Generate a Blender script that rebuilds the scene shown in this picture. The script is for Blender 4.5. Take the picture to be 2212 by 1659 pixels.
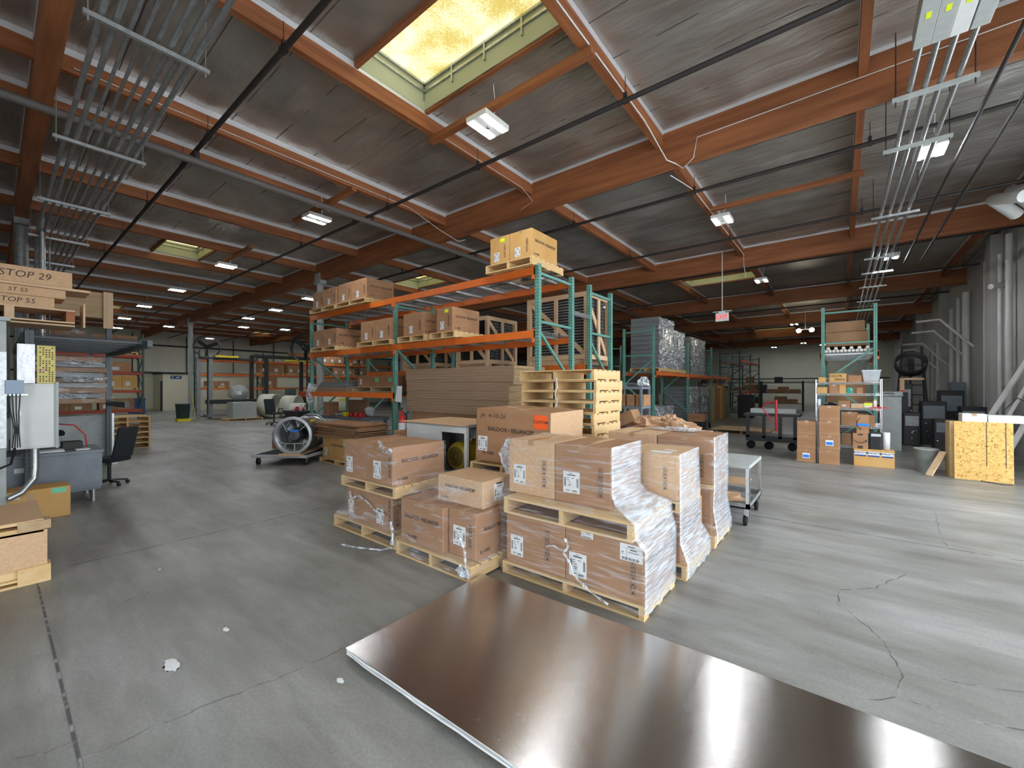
import bpy, bmesh, math, random
from math import sin, cos, pi, radians as R, hypot, atan2
from mathutils import Vector, Matrix
SC = bpy.context.scene
for o in list(bpy.data.objects): bpy.data.objects.remove(o)
COL = SC.collection
rng = random.Random(7)

# ---------------- camera, world, light, exposure ----------------
cd = bpy.data.cameras.new('camera'); cam = bpy.data.objects.new('camera', cd); COL.objects.link(cam)
cam.location = (0, 0, 1.6); cam.rotation_euler = (R(90), 0, R(38.5))
cd.sensor_width = 36; cd.lens = 895/2212*36; cd.shift_y = 6.5/2212; cd.clip_start = .05; cd.clip_end = 300
SC.camera = cam
SC.view_settings.view_transform = 'Standard'; SC.view_settings.look = 'None'
SC.view_settings.gamma = 1; SC.view_settings.use_curve_mapping = False
SC.view_settings.exposure = 0.0
W = bpy.data.worlds.new('world'); SC.world = W; W.use_nodes = True
bg = W.node_tree.nodes['Background']; bg.inputs[0].default_value = (.84, .92, 1, 1); bg.inputs[1].default_value = 6.6
SKY_E = 13.5     # glowing skylight panels
LED_E = 175.0     # lamp strips
def portal(loc, rot, sx, sy):
    l = bpy.data.lights.new('door_daylight', 'AREA'); l.shape = 'RECTANGLE'; l.size = sx; l.size_y = sy
    l.energy = 1; l.cycles.is_portal = True
    o = bpy.data.objects.new('door_daylight', l); COL.objects.link(o); o.location = loc; o.rotation_euler = rot
portal((3.3, 5.3, 2.2), (0, R(90), 0), 4.4, 10.4)       # roll-up door in the right wall
portal((-.6, -3.6, 2.0), (R(90), 0, 0), 4.2, 4.0)      # roll-up door behind the camera
sd = bpy.data.lights.new('sun', 'SUN'); sd.energy = 22; sd.angle = R(1); sd.color = (1, .98, .95)
sun = bpy.data.objects.new('sun', sd); COL.objects.link(sun); sun.rotation_euler = (R(-8), R(-30), 0)   # from behind the building: lights the yard, not the floor
SC.cycles.max_bounces = 8; SC.cycles.diffuse_bounces = 5; SC.cycles.glossy_bounces = 4
SC.cycles.transparent_max_bounces = 16; SC.cycles.sample_clamp_indirect = 6

# ---------------- helpers ----------------
def fl(px, py, z=0.0):        # point of height z seen at that place of the photograph
    d = 895*(1.6-z)/(py-836); l = (px-1106)/895*d
    return (.7826*l-.6225*d, .6225*l+.7826*d, z)
def ray(px, py):
    l = (px-1106)/895; return (.7826*l-.6225, .6225*l+.7826, (836-py)/895)
def onx(px, py, X): r = ray(px, py); t = X/r[0]; return (X, r[1]*t, 1.6+r[2]*t)
def ony(px, py, Y): r = ray(px, py); t = Y/r[1]; return (r[0]*t, Y, 1.6+r[2]*t)

class MB:
    def __init__(s): s.v = []; s.f = []; s.m = []; s.sm = []
    def add(s, vs, fs, mi=0, smooth=False):
        n = len(s.v); s.v += [tuple(v) for v in vs]
        for f in fs: s.f.append([i+n for i in f]); s.m.append(mi); s.sm.append(smooth)
        return s
    def box(s, x0, x1, y0, y1, z0, z1, mi=0, M=None):
        vs = [Vector((x, y, z)) for z in (z0, z1) for y in (y0, y1) for x in (x0, x1)]
        if M: vs = [M @ v for v in vs]
        return s.add(vs, [(0,2,3,1),(4,5,7,6),(0,1,5,4),(2,6,7,3),(0,4,6,2),(1,3,7,5)], mi)
    def bar(s, p, q, w, h, mi=0, up=(0,0,1)):        # rectangular bar from p to q
        p = Vector(p); q = Vector(q); d = (q-p).normalized(); u = Vector(up)
        if abs(d.dot(u)) > .98: u = Vector((0,1,0))
        a = d.cross(u).normalized(); b = a.cross(d).normalized()
        vs = [c+a*i*w/2+b*j*h/2 for c in (p, q) for j in (-1,1) for i in (-1,1)]
        return s.add(vs, [(0,1,3,2),(4,6,7,5),(0,4,5,1),(2,3,7,6),(0,2,6,4),(1,5,7,3)], mi)
    def tube(s, pts, r, n=10, mi=0, caps=True, smooth=True):
        pts = [Vector(p) for p in pts]; rings = []
        prev = None
        for i, p in enumerate(pts):
            d = (pts[min(i+1, len(pts)-1)]-pts[max(i-1, 0)]).normalized()
            if prev is None:
                a = d.orthogonal().normalized()
            else:
                a = (prev-d*prev.dot(d)).normalized()
            prev = a; b = d.cross(a)
            rr = r[i] if isinstance(r, (list, tuple)) else r
            rings.append([p+(a*cos(2*pi*k/n)+b*sin(2*pi*k/n))*rr for k in range(n)])
        vs = [v for g in rings for v in g]; fs = []
        for i in range(len(pts)-1):
            for k in range(n):
                fs.append((i*n+k, i*n+(k+1)%n, (i+1)*n+(k+1)%n, (i+1)*n+k))
        s.add(vs, fs, mi, smooth)
        if caps:
            s.add(rings[0], [tuple(reversed(range(n)))], mi); s.add(rings[-1], [tuple(range(n))], mi)
        return s
    def lathe(s, prof, n=24, mi=0, M=None, smooth=True):   # profile of (r, z) about local z
        vs = [Vector((r*cos(2*pi*k/n), r*sin(2*pi*k/n), z)) for r, z in prof for k in range(n)]
        if M: vs = [M @ v for v in vs]
        fs = [(i*n+k, i*n+(k+1)%n, (i+1)*n+(k+1)%n, (i+1)*n+k) for i in range(len(prof)-1) for k in range(n)]
        return s.add(vs, fs, mi, smooth)
    def quad(s, a, b, c, d, mi=0): return s.add([a, b, c, d], [(0,1,2,3)], mi)
    def prism(s, poly, h, mi=0, M=None):    # polygon in local xy, extruded along z by h
        n = len(poly); vs = [Vector((x, y, z)) for z in (0, h) for x, y in poly]
        if M: vs = [M @ v for v in vs]
        return s.add(vs, [tuple(reversed(range(n))), tuple(range(n, 2*n))]+[(k, (k+1)%n, n+(k+1)%n, n+k) for k in range(n)], mi)
    def build(s, name, mats, parent=None, loc=None, rz=0, bevel=0):
        me = bpy.data.meshes.new(name); me.from_pydata(s.v, [], s.f)
        if not isinstance(mats, (list, tuple)): mats = [mats]
        for m in mats: me.materials.append(m)
        me.polygons.foreach_set('material_index', s.m); me.polygons.foreach_set('use_smooth', s.sm)
        me.update()
        o = bpy.data.objects.new(name, me); COL.objects.link(o)
        if parent: o.parent = parent
        if loc: o.location = loc
        if rz: o.rotation_euler = (0, 0, rz)
        if bevel:
            b = o.modifiers.new('bevel', 'BEVEL'); b.width = bevel; b.segments = 2; b.limit_method = 'ANGLE'
        return o
def short(l):
    while len(l.split()) > 15 and ' the ' in l: l = l.replace(' the ', ' ', 1)
    return l
def tag(o, label=None, cat=None, group=None, kind=None):
    if label: o['label'] = short(label)
    if cat: o['category'] = cat
    if group: o['group'] = group
    if kind: o['kind'] = kind
    return o
def thing(name, label, cat, loc=(0,0,0), rz=0, group=None):
    o = bpy.data.objects.new(name, None); COL.objects.link(o); o.location = loc; o.rotation_euler = (0, 0, rz)
    o.empty_display_size = .1
    return tag(o, label, cat, group)
def kids(o): return [c for c in bpy.data.objects if c.parent == o]
def dup(o, loc=None, rz=None, label=None, group=None, parent=None):
    c = o.copy(); COL.objects.link(c)
    if parent: c.parent = parent
    for ch in kids(o): dup(ch, parent=c)
    if loc is not None: c.location = loc
    if rz is not None: c.rotation_euler = (0, 0, rz)
    if label: c['label'] = label
    if group: c['group'] = group
    return c
def struct(name, mb, m, label=None): return tag(mb.build(name, m), label, kind='structure')

# ---------------- materials ----------------
def mat(name, col, rough=.6, metal=0, col2=None, sc=4, st=(1,1,1), bump=0, bsc=40, bst=None, spec=.5, det=4, lo=.35, hi=.65, trans=0):
    m = bpy.data.materials.new(name); m.use_nodes = True; nt = m.node_tree; N = nt.nodes; L = nt.links
    p = N['Principled BSDF']; p.inputs['Roughness'].default_value = rough; p.inputs['Metallic'].default_value = metal
    p.inputs['Specular IOR Level'].default_value = spec
    p.inputs['Base Color'].default_value = (*col, 1)
    if trans: p.inputs['Transmission Weight'].default_value = trans
    tc = N.new('ShaderNodeTexCoord')
    def noise(scale, stretch, d=4):
        mp = N.new('ShaderNodeMapping'); mp.inputs['Scale'].default_value = stretch; L.new(tc.outputs['Object'], mp.inputs[0])
        n = N.new('ShaderNodeTexNoise'); n.inputs['Scale'].default_value = scale; n.inputs['Detail'].default_value = d
        L.new(mp.outputs[0], n.inputs['Vector']); return n
    if col2:
        n = noise(sc, st, det); r = N.new('ShaderNodeValToRGB'); r.color_ramp.elements[0].position = lo; r.color_ramp.elements[1].position = hi
        r.color_ramp.elements[0].color = (*col, 1); r.color_ramp.elements[1].color = (*col2, 1)
        L.new(n.outputs[0], r.inputs[0]); L.new(r.outputs[0], p.inputs['Base Color'])
    if bump:
        n = noise(bsc, bst or st, 3); b = N.new('ShaderNodeBump'); b.inputs['Strength'].default_value = bump; b.inputs['Distance'].default_value = .02
        L.new(n.outputs[0], b.inputs['Height']); L.new(b.outputs[0], p.inputs['Normal'])
    return m
def emit(name, col, s):
    m = bpy.data.materials.new(name); m.use_nodes = True; nt = m.node_tree
    p = nt.nodes['Principled BSDF']; p.inputs['Base Color'].default_value = (*col, 1); p.inputs['Emission Color'].default_value = (*col, 1)
    p.inputs['Emission Strength'].default_value = s; return m
def woodset(name, c1, c2, rough=.7):
    return [mat(name+a, c1, rough, col2=c2, sc=7, st=st, bump=.25, bsc=14, lo=.3, hi=.75) for a, st in (('_x', (.12,1.6,1.6)), ('_y', (1.6,.12,1.6)), ('_z', (1.6,1.6,.12)))]
M = {}
M['card'] = mat('cardboard', (.34,.18,.092), .85, col2=(.41,.225,.12), sc=2.5, st=(1,1,3), bump=.08, bsc=60, spec=.2)
M['card_light'] = mat('cardboard_light', (.56,.36,.2), .85, col2=(.62,.41,.25), sc=40, bump=.05, spec=.2)
M['card_dark'] = mat('cardboard_dark', (.3,.17,.09), .85, col2=(.36,.21,.115), sc=3, spec=.2)
M['card_gold'] = mat('cardboard_gold', (.55,.31,.1), .85, col2=(.6,.36,.14), sc=3, spec=.2)
M['corr'] = mat('corrugated_edges', (.3,.2,.13), .9, col2=(.38,.26,.17), sc=18, st=(.1,.1,7), bump=.5, bsc=16, bst=(.1,.1,7), lo=.3, hi=.7, spec=.1)
M['corr_light'] = mat('corrugated_open_edges', (.5,.36,.2), .9, col2=(.28,.17,.09), sc=18, st=(.1,.1,7), bump=.6, bsc=16, bst=(.1,.1,7), spec=.1)
M['tape'] = mat('packing_tape', (.42,.26,.14), .25, spec=.6)
M['ink'] = mat('print_ink', (.045,.03,.025), .7)
M['paper'] = mat('paper', (.78,.79,.78), .7, col2=(.7,.71,.71), sc=12)
M['wood'] = woodset('pallet_wood', (.62,.4,.17), (.74,.54,.28))
M['wood_old'] = woodset('old_pallet_wood', (.38,.25,.13), (.5,.36,.2))
M['lumber'] = woodset('lumber', (.58,.38,.22), (.68,.49,.3))
M['glulam'] = woodset('roof_timber', (.2,.065,.022), (.38,.135,.045), .65)
M['glulam_end'] = M['glulam'][1]
M['orange'] = mat('orange_paint', (.75,.17,.02), .45, col2=(.68,.14,.02), sc=6)
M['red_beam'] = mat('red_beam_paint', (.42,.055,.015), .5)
M['steel'] = mat('galvanised_steel', (.5,.52,.52), .35, .85, col2=(.38,.4,.4), sc=25)
M['galv_bright'] = mat('bright_galvanised', (.6,.62,.63), .35, .3, col2=(.5,.52,.53), sc=20)
M['steel_dull'] = mat('dull_steel', (.3,.31,.31), .5, .6, col2=(.22,.23,.23), sc=12)
M['chrome'] = mat('chrome', (.75,.76,.78), .15, 1)
M['brushed'] = None
M['black'] = mat('black_plastic', (.015,.016,.018), .5)
M['dark'] = mat('dark_metal', (.035,.035,.035), .55, .3)
M['pipe_dark'] = mat('dark_pipe_paint', (.03,.026,.024), .6)
M['pipe_gray'] = mat('gray_pipe_paint', (.12,.11,.1), .6)
M['white'] = mat('white_paint', (.72,.73,.7), .5, col2=(.64,.65,.62), sc=3)
M['gray'] = mat('gray_enamel', (.42,.45,.43), .45, col2=(.36,.39,.37), sc=9)
M['bluegray'] = mat('bluegray_enamel', (.16,.19,.22), .45, col2=(.2,.23,.26), sc=5)
M['graywrap'] = mat('gray_panels', (.2,.21,.21), .4, col2=(.13,.14,.14), sc=6, st=(.3,.3,9), lo=.4, hi=.6)
M['blue'] = mat('blue_plastic', (.02,.06,.22), .45)
M['tapeblue'] = mat('blue_tape', (.02,.2,.75), .6)
M['red'] = mat('red_paint', (.6,.02,.025), .35)
M['yellow'] = mat('yellow_paint', (.75,.6,.02), .5)
M['green_bin'] = mat('green_plastic', (.05,.09,.08), .6)
M['teal'] = mat('teal_plastic', (.03,.42,.34), .35)
M['rubber'] = mat('rubber', (.012,.012,.014), .85, spec=.25)
M['gold'] = mat('gold_paint', (.5,.38,.045), .3, .35, col2=(.42,.31,.03), sc=9)
M['kraft'] = mat('kraft_paper', (.48,.29,.17), .8, col2=(.56,.36,.22), sc=6, bump=.6, bsc=9)
M['orange_label'] = mat('orange_sticker', (1,.12,.01), .5)
M['green_label'] = mat('green_sticker', (.15,.6,.35), .5)
M['yellow_label'] = mat('yellow_sticker', (.75,.85,.02), .5)
M['lens'] = emit('lamp_lens', (.93,.97,1), LED_E)
M['flood'] = emit('flood_lens', (1,.92,.7), 60)
M['exit'] = emit('exit_letters', (1,.03,.05), 1.2)
M['wallp'] = mat('painted_wall', (.58,.57,.46), .8, col2=(.62,.61,.5), sc=1.2)
M['wall_gray'] = mat('painted_panel_wall', (.42,.42,.41), .8, col2=(.47,.47,.46), sc=1)
M['wall_white'] = mat('white_wall_band', (.72,.7,.55), .8)
M['pvc'] = mat('pvc', (.72,.68,.62), .4)
M['fabric'] = mat('dark_upholstery', (.02,.026,.03), .9)

def post_mat(name, c, c2):     # rack paint with the rows of slots punched in it
    m = mat(name, c, .45, col2=c2, sc=5); nt = m.node_tree; N = nt.nodes; L = nt.links; p = N['Principled BSDF']
    tc = N.new('ShaderNodeTexCoord'); sx = N.new('ShaderNodeSeparateXYZ'); L.new(tc.outputs['Object'], sx.inputs[0])
    def op(k, a, b=None, c=None):
        n = N.new('ShaderNodeMath'); n.operation = k
        for i, v in enumerate((a, b, c)):
            if v is None: continue
            if isinstance(v, (int, float)): n.inputs[i].default_value = v
            else: L.new(v, n.inputs[i])
        return n.outputs[0]
    fz = op('ABSOLUTE', op('SUBTRACT', op('FRACT', op('MULTIPLY', sx.outputs[2], 1/.0508)), .5))
    def near(v, w):     # two rows, one on each side of the middle of the face
        return op('LESS_THAN', op('ABSOLUTE', op('SUBTRACT', op('ABSOLUTE', v), .019)), w)
    hit = op('MULTIPLY', op('LESS_THAN', fz, .22), op('MAXIMUM', near(sx.outputs[0], .006), op('LESS_THAN', op('ABSOLUTE', sx.outputs[1]), .006)))
    mx = N.new('ShaderNodeMix'); mx.data_type = 'RGBA'; L.new(hit, mx.inputs[0])
    src = p.inputs['Base Color'].links[0].from_socket; L.new(src, mx.inputs[6]); mx.inputs[7].default_value = (.006,.01,.01,1)
    L.new(mx.outputs[2], p.inputs['Base Color']); return m
M['green'] = post_mat('green_rack_paint', (.1,.27,.22), (.13,.33,.27))
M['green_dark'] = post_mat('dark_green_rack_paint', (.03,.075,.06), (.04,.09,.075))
M['navy'] = post_mat('slate_rack_paint', (.06,.08,.09), (.08,.1,.11))
M['green_plain'] = mat('green_brace_paint', (.11,.3,.24), .45)

def foil_mat():
    m = bpy.data.materials.new('roof_foil'); m.use_nodes = True; nt = m.node_tree; N = nt.nodes; L = nt.links; p = N['Principled BSDF']
    p.inputs['Metallic'].default_value = .65; p.inputs['Roughness'].default_value = .42
    tc = N.new('ShaderNodeTexCoord')
    def ns(scale, st, det):
        mp = N.new('ShaderNodeMapping'); mp.inputs['Scale'].default_value = st; L.new(tc.outputs['Object'], mp.inputs[0])
        n = N.new('ShaderNodeTexNoise'); n.inputs['Scale'].default_value = scale; n.inputs['Detail'].default_value = det; n.inputs['Distortion'].default_value = .6
        L.new(mp.outputs[0], n.inputs['Vector']); return n.outputs[0]
    r = N.new('ShaderNodeValToRGB'); r.color_ramp.elements[0].color = (.31,.285,.25,1); r.color_ramp.elements[1].color = (.52,.495,.455,1)
    r.color_ramp.elements[0].position = .3; r.color_ramp.elements[1].position = .7
    L.new(ns(.8, (1,1,1), 3), r.inputs[0]); L.new(r.outputs[0], p.inputs['Base Color'])
    b1 = N.new('ShaderNodeBump'); b1.inputs['Strength'].default_value = .9; b1.inputs['Distance'].default_value = .05; L.new(ns(3.2, (.35,1.6,1), 4), b1.inputs['Height'])
    b2 = N.new('ShaderNodeBump'); b2.inputs['Strength'].default_value = .25; b2.inputs['Distance'].default_value = .02; L.new(ns(14, (.6,1.3,1), 3), b2.inputs['Height'])
    L.new(b1.outputs[0], b2.inputs['Normal']); L.new(b2.outputs[0], p.inputs['Normal']); return m
M['foil'] = foil_mat()
M['foil_edge'] = mat('foil_edge', (.72,.72,.74), .35, .3, bump=.3, bsc=12)  # whiter than the foil: the strips' side-on reflection is put into the colour
M['seam'] = mat('foil_seam', (.08,.075,.07), .6)

def film_mat(name, lo, hi, sc, st, base=.08, top=.75, col=(.8,.84,.88)):
    m = bpy.data.materials.new(name); m.use_nodes = True; nt = m.node_tree; N = nt.nodes; L = nt.links
    p = N['Principled BSDF']; p.inputs['Base Color'].default_value = (*col,1); p.inputs['Roughness'].default_value = .16
    p.inputs['Specular IOR Level'].default_value = 1.0; p.inputs['Coat Weight'].default_value = .6; p.inputs['Coat Roughness'].default_value = .1
    tc = N.new('ShaderNodeTexCoord'); mp = N.new('ShaderNodeMapping'); mp.inputs['Scale'].default_value = st; mp.inputs['Rotation'].default_value = (.16,-.1,0)
    L.new(tc.outputs['Object'], mp.inputs[0])
    n = N.new('ShaderNodeTexNoise'); n.inputs['Scale'].default_value = sc; n.inputs['Detail'].default_value = 5; n.inputs['Distortion'].default_value = .4
    L.new(mp.outputs[0], n.inputs['Vector'])
    mr = N.new('ShaderNodeMapRange'); mr.inputs['From Min'].default_value = lo; mr.inputs['From Max'].default_value = hi
    mr.inputs['To Min'].default_value = base; mr.inputs['To Max'].default_value = top; L.new(n.outputs[0], mr.inputs['Value'])
    b = N.new('ShaderNodeBump'); b.inputs['Strength'].default_value = .6; b.inputs['Distance'].default_value = .02
    L.new(n.outputs[0], b.inputs['Height']); L.new(b.outputs[0], p.inputs['Normal'])
    t = N.new('ShaderNodeBsdfTransparent'); mx = N.new('ShaderNodeMixShader')
    L.new(mr.outputs[0], mx.inputs[0]); L.new(t.outputs[0], mx.inputs[1]); L.new(p.outputs[0], mx.inputs[2])
    L.new(mx.outputs[0], N['Material Output'].inputs[0]); return m
M['film'] = film_mat('stretch_film', .5, .75, 9, (.4,.4,5), .05, .4)
M['film_side'] = film_mat('lit_side_stretch_film', .38, .66, 15, (.3,.3,5), .34, .86, (.68,.74,.8))  # denser, whiter film for right-hand faces; door light's sheen put into the colour
M['film_clear'] = film_mat('clear_film', .55, .78, 7, (.6,.6,3), .05, .45)
M['film_bunch'] = film_mat('bunched_film', .42, .62, 22, (1,1,1), .12, .8)
M['film_big'] = film_mat('shiny_loose_film', .42, .6, 6, (1,1,2.6), .1, .85)
M['tub'] = film_mat('clear_tub', .3, .7, 3, (1,1,1), .35, .5)

def floor_mat():
    m = bpy.data.materials.new('polished_concrete'); m.use_nodes = True; nt = m.node_tree; N = nt.nodes; L = nt.links; p = N['Principled BSDF']
    tc = N.new('ShaderNodeTexCoord')
    def ns(scale, st=(1,1,1), det=5, dist=0, rot=0):
        mp = N.new('ShaderNodeMapping'); mp.inputs['Scale'].default_value = st; mp.inputs['Rotation'].default_value = (0,0,rot); L.new(tc.outputs['Object'], mp.inputs[0])
        n = N.new('ShaderNodeTexNoise'); n.inputs['Scale'].default_value = scale; n.inputs['Detail'].default_value = det; n.inputs['Distortion'].default_value = dist
        L.new(mp.outputs[0], n.inputs['Vector']); return n.outputs[0]
    def ramp(f, a, b, lo, hi):
        r = N.new('ShaderNodeValToRGB'); r.color_ramp.elements[0].position = lo; r.color_ramp.elements[1].position = hi
        r.color_ramp.elements[0].color = (*a,1); r.color_ramp.elements[1].color = (*b,1); L.new(f, r.inputs[0]); return r.outputs[0]
    def mul(a, b, f=1):
        x = N.new('ShaderNodeMix'); x.data_type = 'RGBA'; x.blend_type = 'MULTIPLY'; x.inputs[0].default_value = f; L.new(a, x.inputs[6]); L.new(b, x.inputs[7]); return x.outputs[2]
    c = ramp(ns(.7, det=7), (.2,.195,.175), (.36,.355,.335), .3, .7)
    c = mul(c, ramp(ns(1.1, (.25,2.2,1), 6, .5, .5), (.72,.7,.66), (1,1,1), .35, .6))
    c = mul(c, ramp(ns(5, (.4,1.5,1), 6, .8, .3), (.8,.8,.8), (1.05,1.05,1.05), .3, .65))
    c = mul(c, ramp(ns(60, det=2), (.86,.86,.86), (1.06,1.06,1.06), .3, .7))
    L.new(c, p.inputs['Base Color'])
    rr = N.new('ShaderNodeMapRange'); rr.inputs['To Min'].default_value = .3; rr.inputs['To Max'].default_value = .55; L.new(ns(2, (.5,1.5,1), 4, 0, .4), rr.inputs['Value']); L.new(rr.outputs[0], p.inputs['Roughness'])
    b = N.new('ShaderNodeBump'); b.inputs['Strength'].default_value = .12; b.inputs['Distance'].default_value = .01; L.new(ns(30), b.inputs['Height']); L.new(b.outputs[0], p.inputs['Normal'])
    return m
M['floor'] = floor_mat()
M['joint'] = mat('joint_filler', (.09,.085,.08), .8, col2=(.3,.3,.29), sc=9, lo=.5, hi=.62)

def sky_mat():
    m = bpy.data.materials.new('skylight_fibreglass'); m.use_nodes = True; nt = m.node_tree; N = nt.nodes; L = nt.links; p = N['Principled BSDF']
    tc = N.new('ShaderNodeTexCoord'); n = N.new('ShaderNodeTexNoise'); n.inputs['Scale'].default_value = 90; n.inputs['Detail'].default_value = 3
    n2 = N.new('ShaderNodeTexNoise'); n2.inputs['Scale'].default_value = 2.5; L.new(tc.outputs['Object'], n2.inputs['Vector'])
    L.new(tc.outputs['Object'], n.inputs['Vector'])
    a = N.new('ShaderNodeMath'); a.operation = 'ADD'; L.new(n.outputs[0], a.inputs[0]); L.new(n2.outputs[0], a.inputs[1])
    r = N.new('ShaderNodeValToRGB'); r.color_ramp.elements[0].position = .42; r.color_ramp.elements[1].position = .58
    h = N.new('ShaderNodeMath'); h.operation = 'MULTIPLY'; h.inputs[1].default_value = .5; L.new(a.outputs[0], h.inputs[0])
    r.color_ramp.elements[0].color = (.5,.38,.08,1); r.color_ramp.elements[1].color = (1,.95,.62,1); L.new(h.outputs[0], r.inputs[0])
    L.new(r.outputs[0], p.inputs['Emission Color']); p.inputs['Emission Strength'].default_value = SKY_E*.1; p.inputs['Base Color'].default_value = (.6,.55,.25,1)
    return m
M['skylens'] = sky_mat()

def osb_mat():
    m = bpy.data.materials.new('osb_board'); m.use_nodes = True; nt = m.node_tree; N = nt.nodes; L = nt.links; p = N['Principled BSDF']; p.inputs['Roughness'].default_value = .75
    tc = N.new('ShaderNodeTexCoord'); v = N.new('ShaderNodeTexVoronoi'); v.inputs['Scale'].default_value = 22
    n = N.new('ShaderNodeTexNoise'); n.inputs['Scale'].default_value = 16; n.inputs['Detail'].default_value = 4; n.inputs['Distortion'].default_value = 2.2; L.new(tc.outputs['Object'], n.inputs['Vector'])
    r = N.new('ShaderNodeValToRGB'); e = r.color_ramp.elements; e[0].position = .33; e[0].color = (.3,.15,.035,1); e[1].position = .6; e[1].color = (.72,.47,.16,1)
    k = e.new(.42); k.color = (.6,.34,.08,1); L.new(n.outputs[0], r.inputs[0]); L.new(r.outputs[0], p.inputs['Base Color']); return m
M['osb'] = osb_mat()
def brushed_mat():
    m = bpy.data.materials.new('mill_finish_sheet'); m.use_nodes = True; nt = m.node_tree; N = nt.nodes; L = nt.links; p = N['Principled BSDF']
    p.inputs['Base Color'].default_value = (.64,.63,.61,1); p.inputs['Metallic'].default_value = 1; p.inputs['Roughness'].default_value = .2
    p.inputs['Anisotropic'].default_value = .75; p.inputs['Anisotropic Rotation'].default_value = 0
    tg = N.new('ShaderNodeTangent'); tg.direction_type = 'UV_MAP'; tg.uv_map = 'UVMap'; L.new(tg.outputs[0], p.inputs['Tangent'])
    tc = N.new('ShaderNodeTexCoord'); mp = N.new('ShaderNodeMapping'); mp.inputs['Scale'].default_value = (.5,.5,1); L.new(tc.outputs['Object'], mp.inputs[0])
    n = N.new('ShaderNodeTexNoise'); n.inputs['Scale'].default_value = 1.3; n.inputs['Detail'].default_value = 1; L.new(mp.outputs[0], n.inputs['Vector'])
    b = N.new('ShaderNodeBump'); b.inputs['Strength'].default_value = .08; b.inputs['Distance'].default_value = .03; L.new(n.outputs[0], b.inputs['Height'])
    # fine rolling lines that run along the sheet
    mp2 = N.new('ShaderNodeMapping'); mp2.inputs['Scale'].default_value = (1.2,160,1); L.new(tc.outputs['Object'], mp2.inputs[0])
    n2 = N.new('ShaderNodeTexNoise'); n2.inputs['Scale'].default_value = 3; n2.inputs['Detail'].default_value = 2; L.new(mp2.outputs[0], n2.inputs['Vector'])
    b2 = N.new('ShaderNodeBump'); b2.inputs['Strength'].default_value = .18; b2.inputs['Distance'].default_value = .002; L.new(n2.outputs[0], b2.inputs['Height']); L.new(b.outputs[0], b2.inputs['Normal'])
    L.new(b2.outputs[0], p.inputs['Normal']); p.inputs['Anisotropic'].default_value = .9; p.inputs['Anisotropic Rotation'].default_value = .25
    return m
M['brushed'] = brushed_mat()

# ---------------- room shell ----------------
XL, XR, YN, YF, ZC = -38.0, 3.2, -3.5, 45.0, 5.55
GY = [-3.42, .38, 6.53, 13.27, 19.9, 26.6, 33.3, 40.0, 45.0]          # girders run along X
PX = [-38, -35.4, -32.95, -30.5, -28.05, -25.6, -23.15, -20.5, -18.05, -15.6, -13.16, -10.74, -8.33, -7.1, -4.68, -2.2, .2, 2.65, 3.2]
SKYL = [(-4.62,-2.3,2.8,3.82), (-15.5,-13.25,2.9,3.95), (-28,-25.7,2.9,3.95), (-4.58,-2.3,15.9,16.95), (-13.1,-10.85,9.4,10.5), (-4.58,-2.3,32.4,33.2), (-32.9,-30.6,11.6,12.7),
        (-13.1,-10.85,22.5,23.6), (-23.1,-20.6,16,17.1), (-8.25,-7.2,29,30.1)]  # skylights out of view are added here to light the hall
fl_mb = MB().box(XL-.3, XR+.3, YN-.3, YF+.3, -.2, 0)
struct('floor', fl_mb, M['floor'], 'mottled grey polished concrete floor with joints and cracks')
jb = MB()
for k in range(8): jb.box(XL, XR, .235+5.67*k-.006, .235+5.67*k+.006, -.01, .0015)
for x in (-5.4, -13, -21, -29): jb.box(x-.005, x+.005, YN, YF, -.01, .0013)
struct('trim_1', jb, M['joint'], 'filled control joints in the concrete floor')
cr = MB(); rc = random.Random(3)
def crack(pts, w):
    P = []
    for a, b in zip(pts[:-1], pts[1:]):
        a = Vector(fl(*a)); b = Vector(fl(*b)); n = max(2, int((b-a).length/.05)); d = (b-a).normalized(); q = Vector((-d.y, d.x, 0))
        for k in range(n): P.append(a.lerp(b, k/n)+q*rc.uniform(-.012,.012))
    P.append(Vector(fl(*pts[-1])))
    for a, b in zip(P[:-1], P[1:]):
        ww = w*rc.uniform(.4,1.5); cr.bar((a.x,a.y,.0),(b.x,b.y,.0), ww, .002)
crack([(1960,1240),(1890,1270),(1808,1275),(1812,1305),(1865,1345),(1905,1385),(1940,1440),(1948,1475),(1940,1505),(2010,1530),(2060,1548),(2140,1565),(2212,1578)], .006)
crack([(1860,1508),(1900,1512),(1940,1505)], .006)
crack([(2040,1470),(2100,1480),(2212,1495)], .004); crack([(2020,1105),(2030,1150),(2045,1180)], .004)
crack([(170,1640),(250,1610),(330,1570),(460,1520),(640,1450),(740,1400)], .003); crack([(30,1640),(100,1625),(155,1605)], .004); crack([(270,1300),(325,1278)], .003)
struct('trim_3', cr, M['joint'], 'hairline cracks in the concrete floor')
og = MB().box(-60, 60, -60, YN-.3, -.25, -.02); og.box(XR+.3, 60, YN-.3, 60, -.25, -.02)
struct('ground', og, mat('yard_concrete', (.45,.46,.47), .9, col2=(.4,.41,.42), sc=.6), 'pale concrete yard outside the doors')
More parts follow.
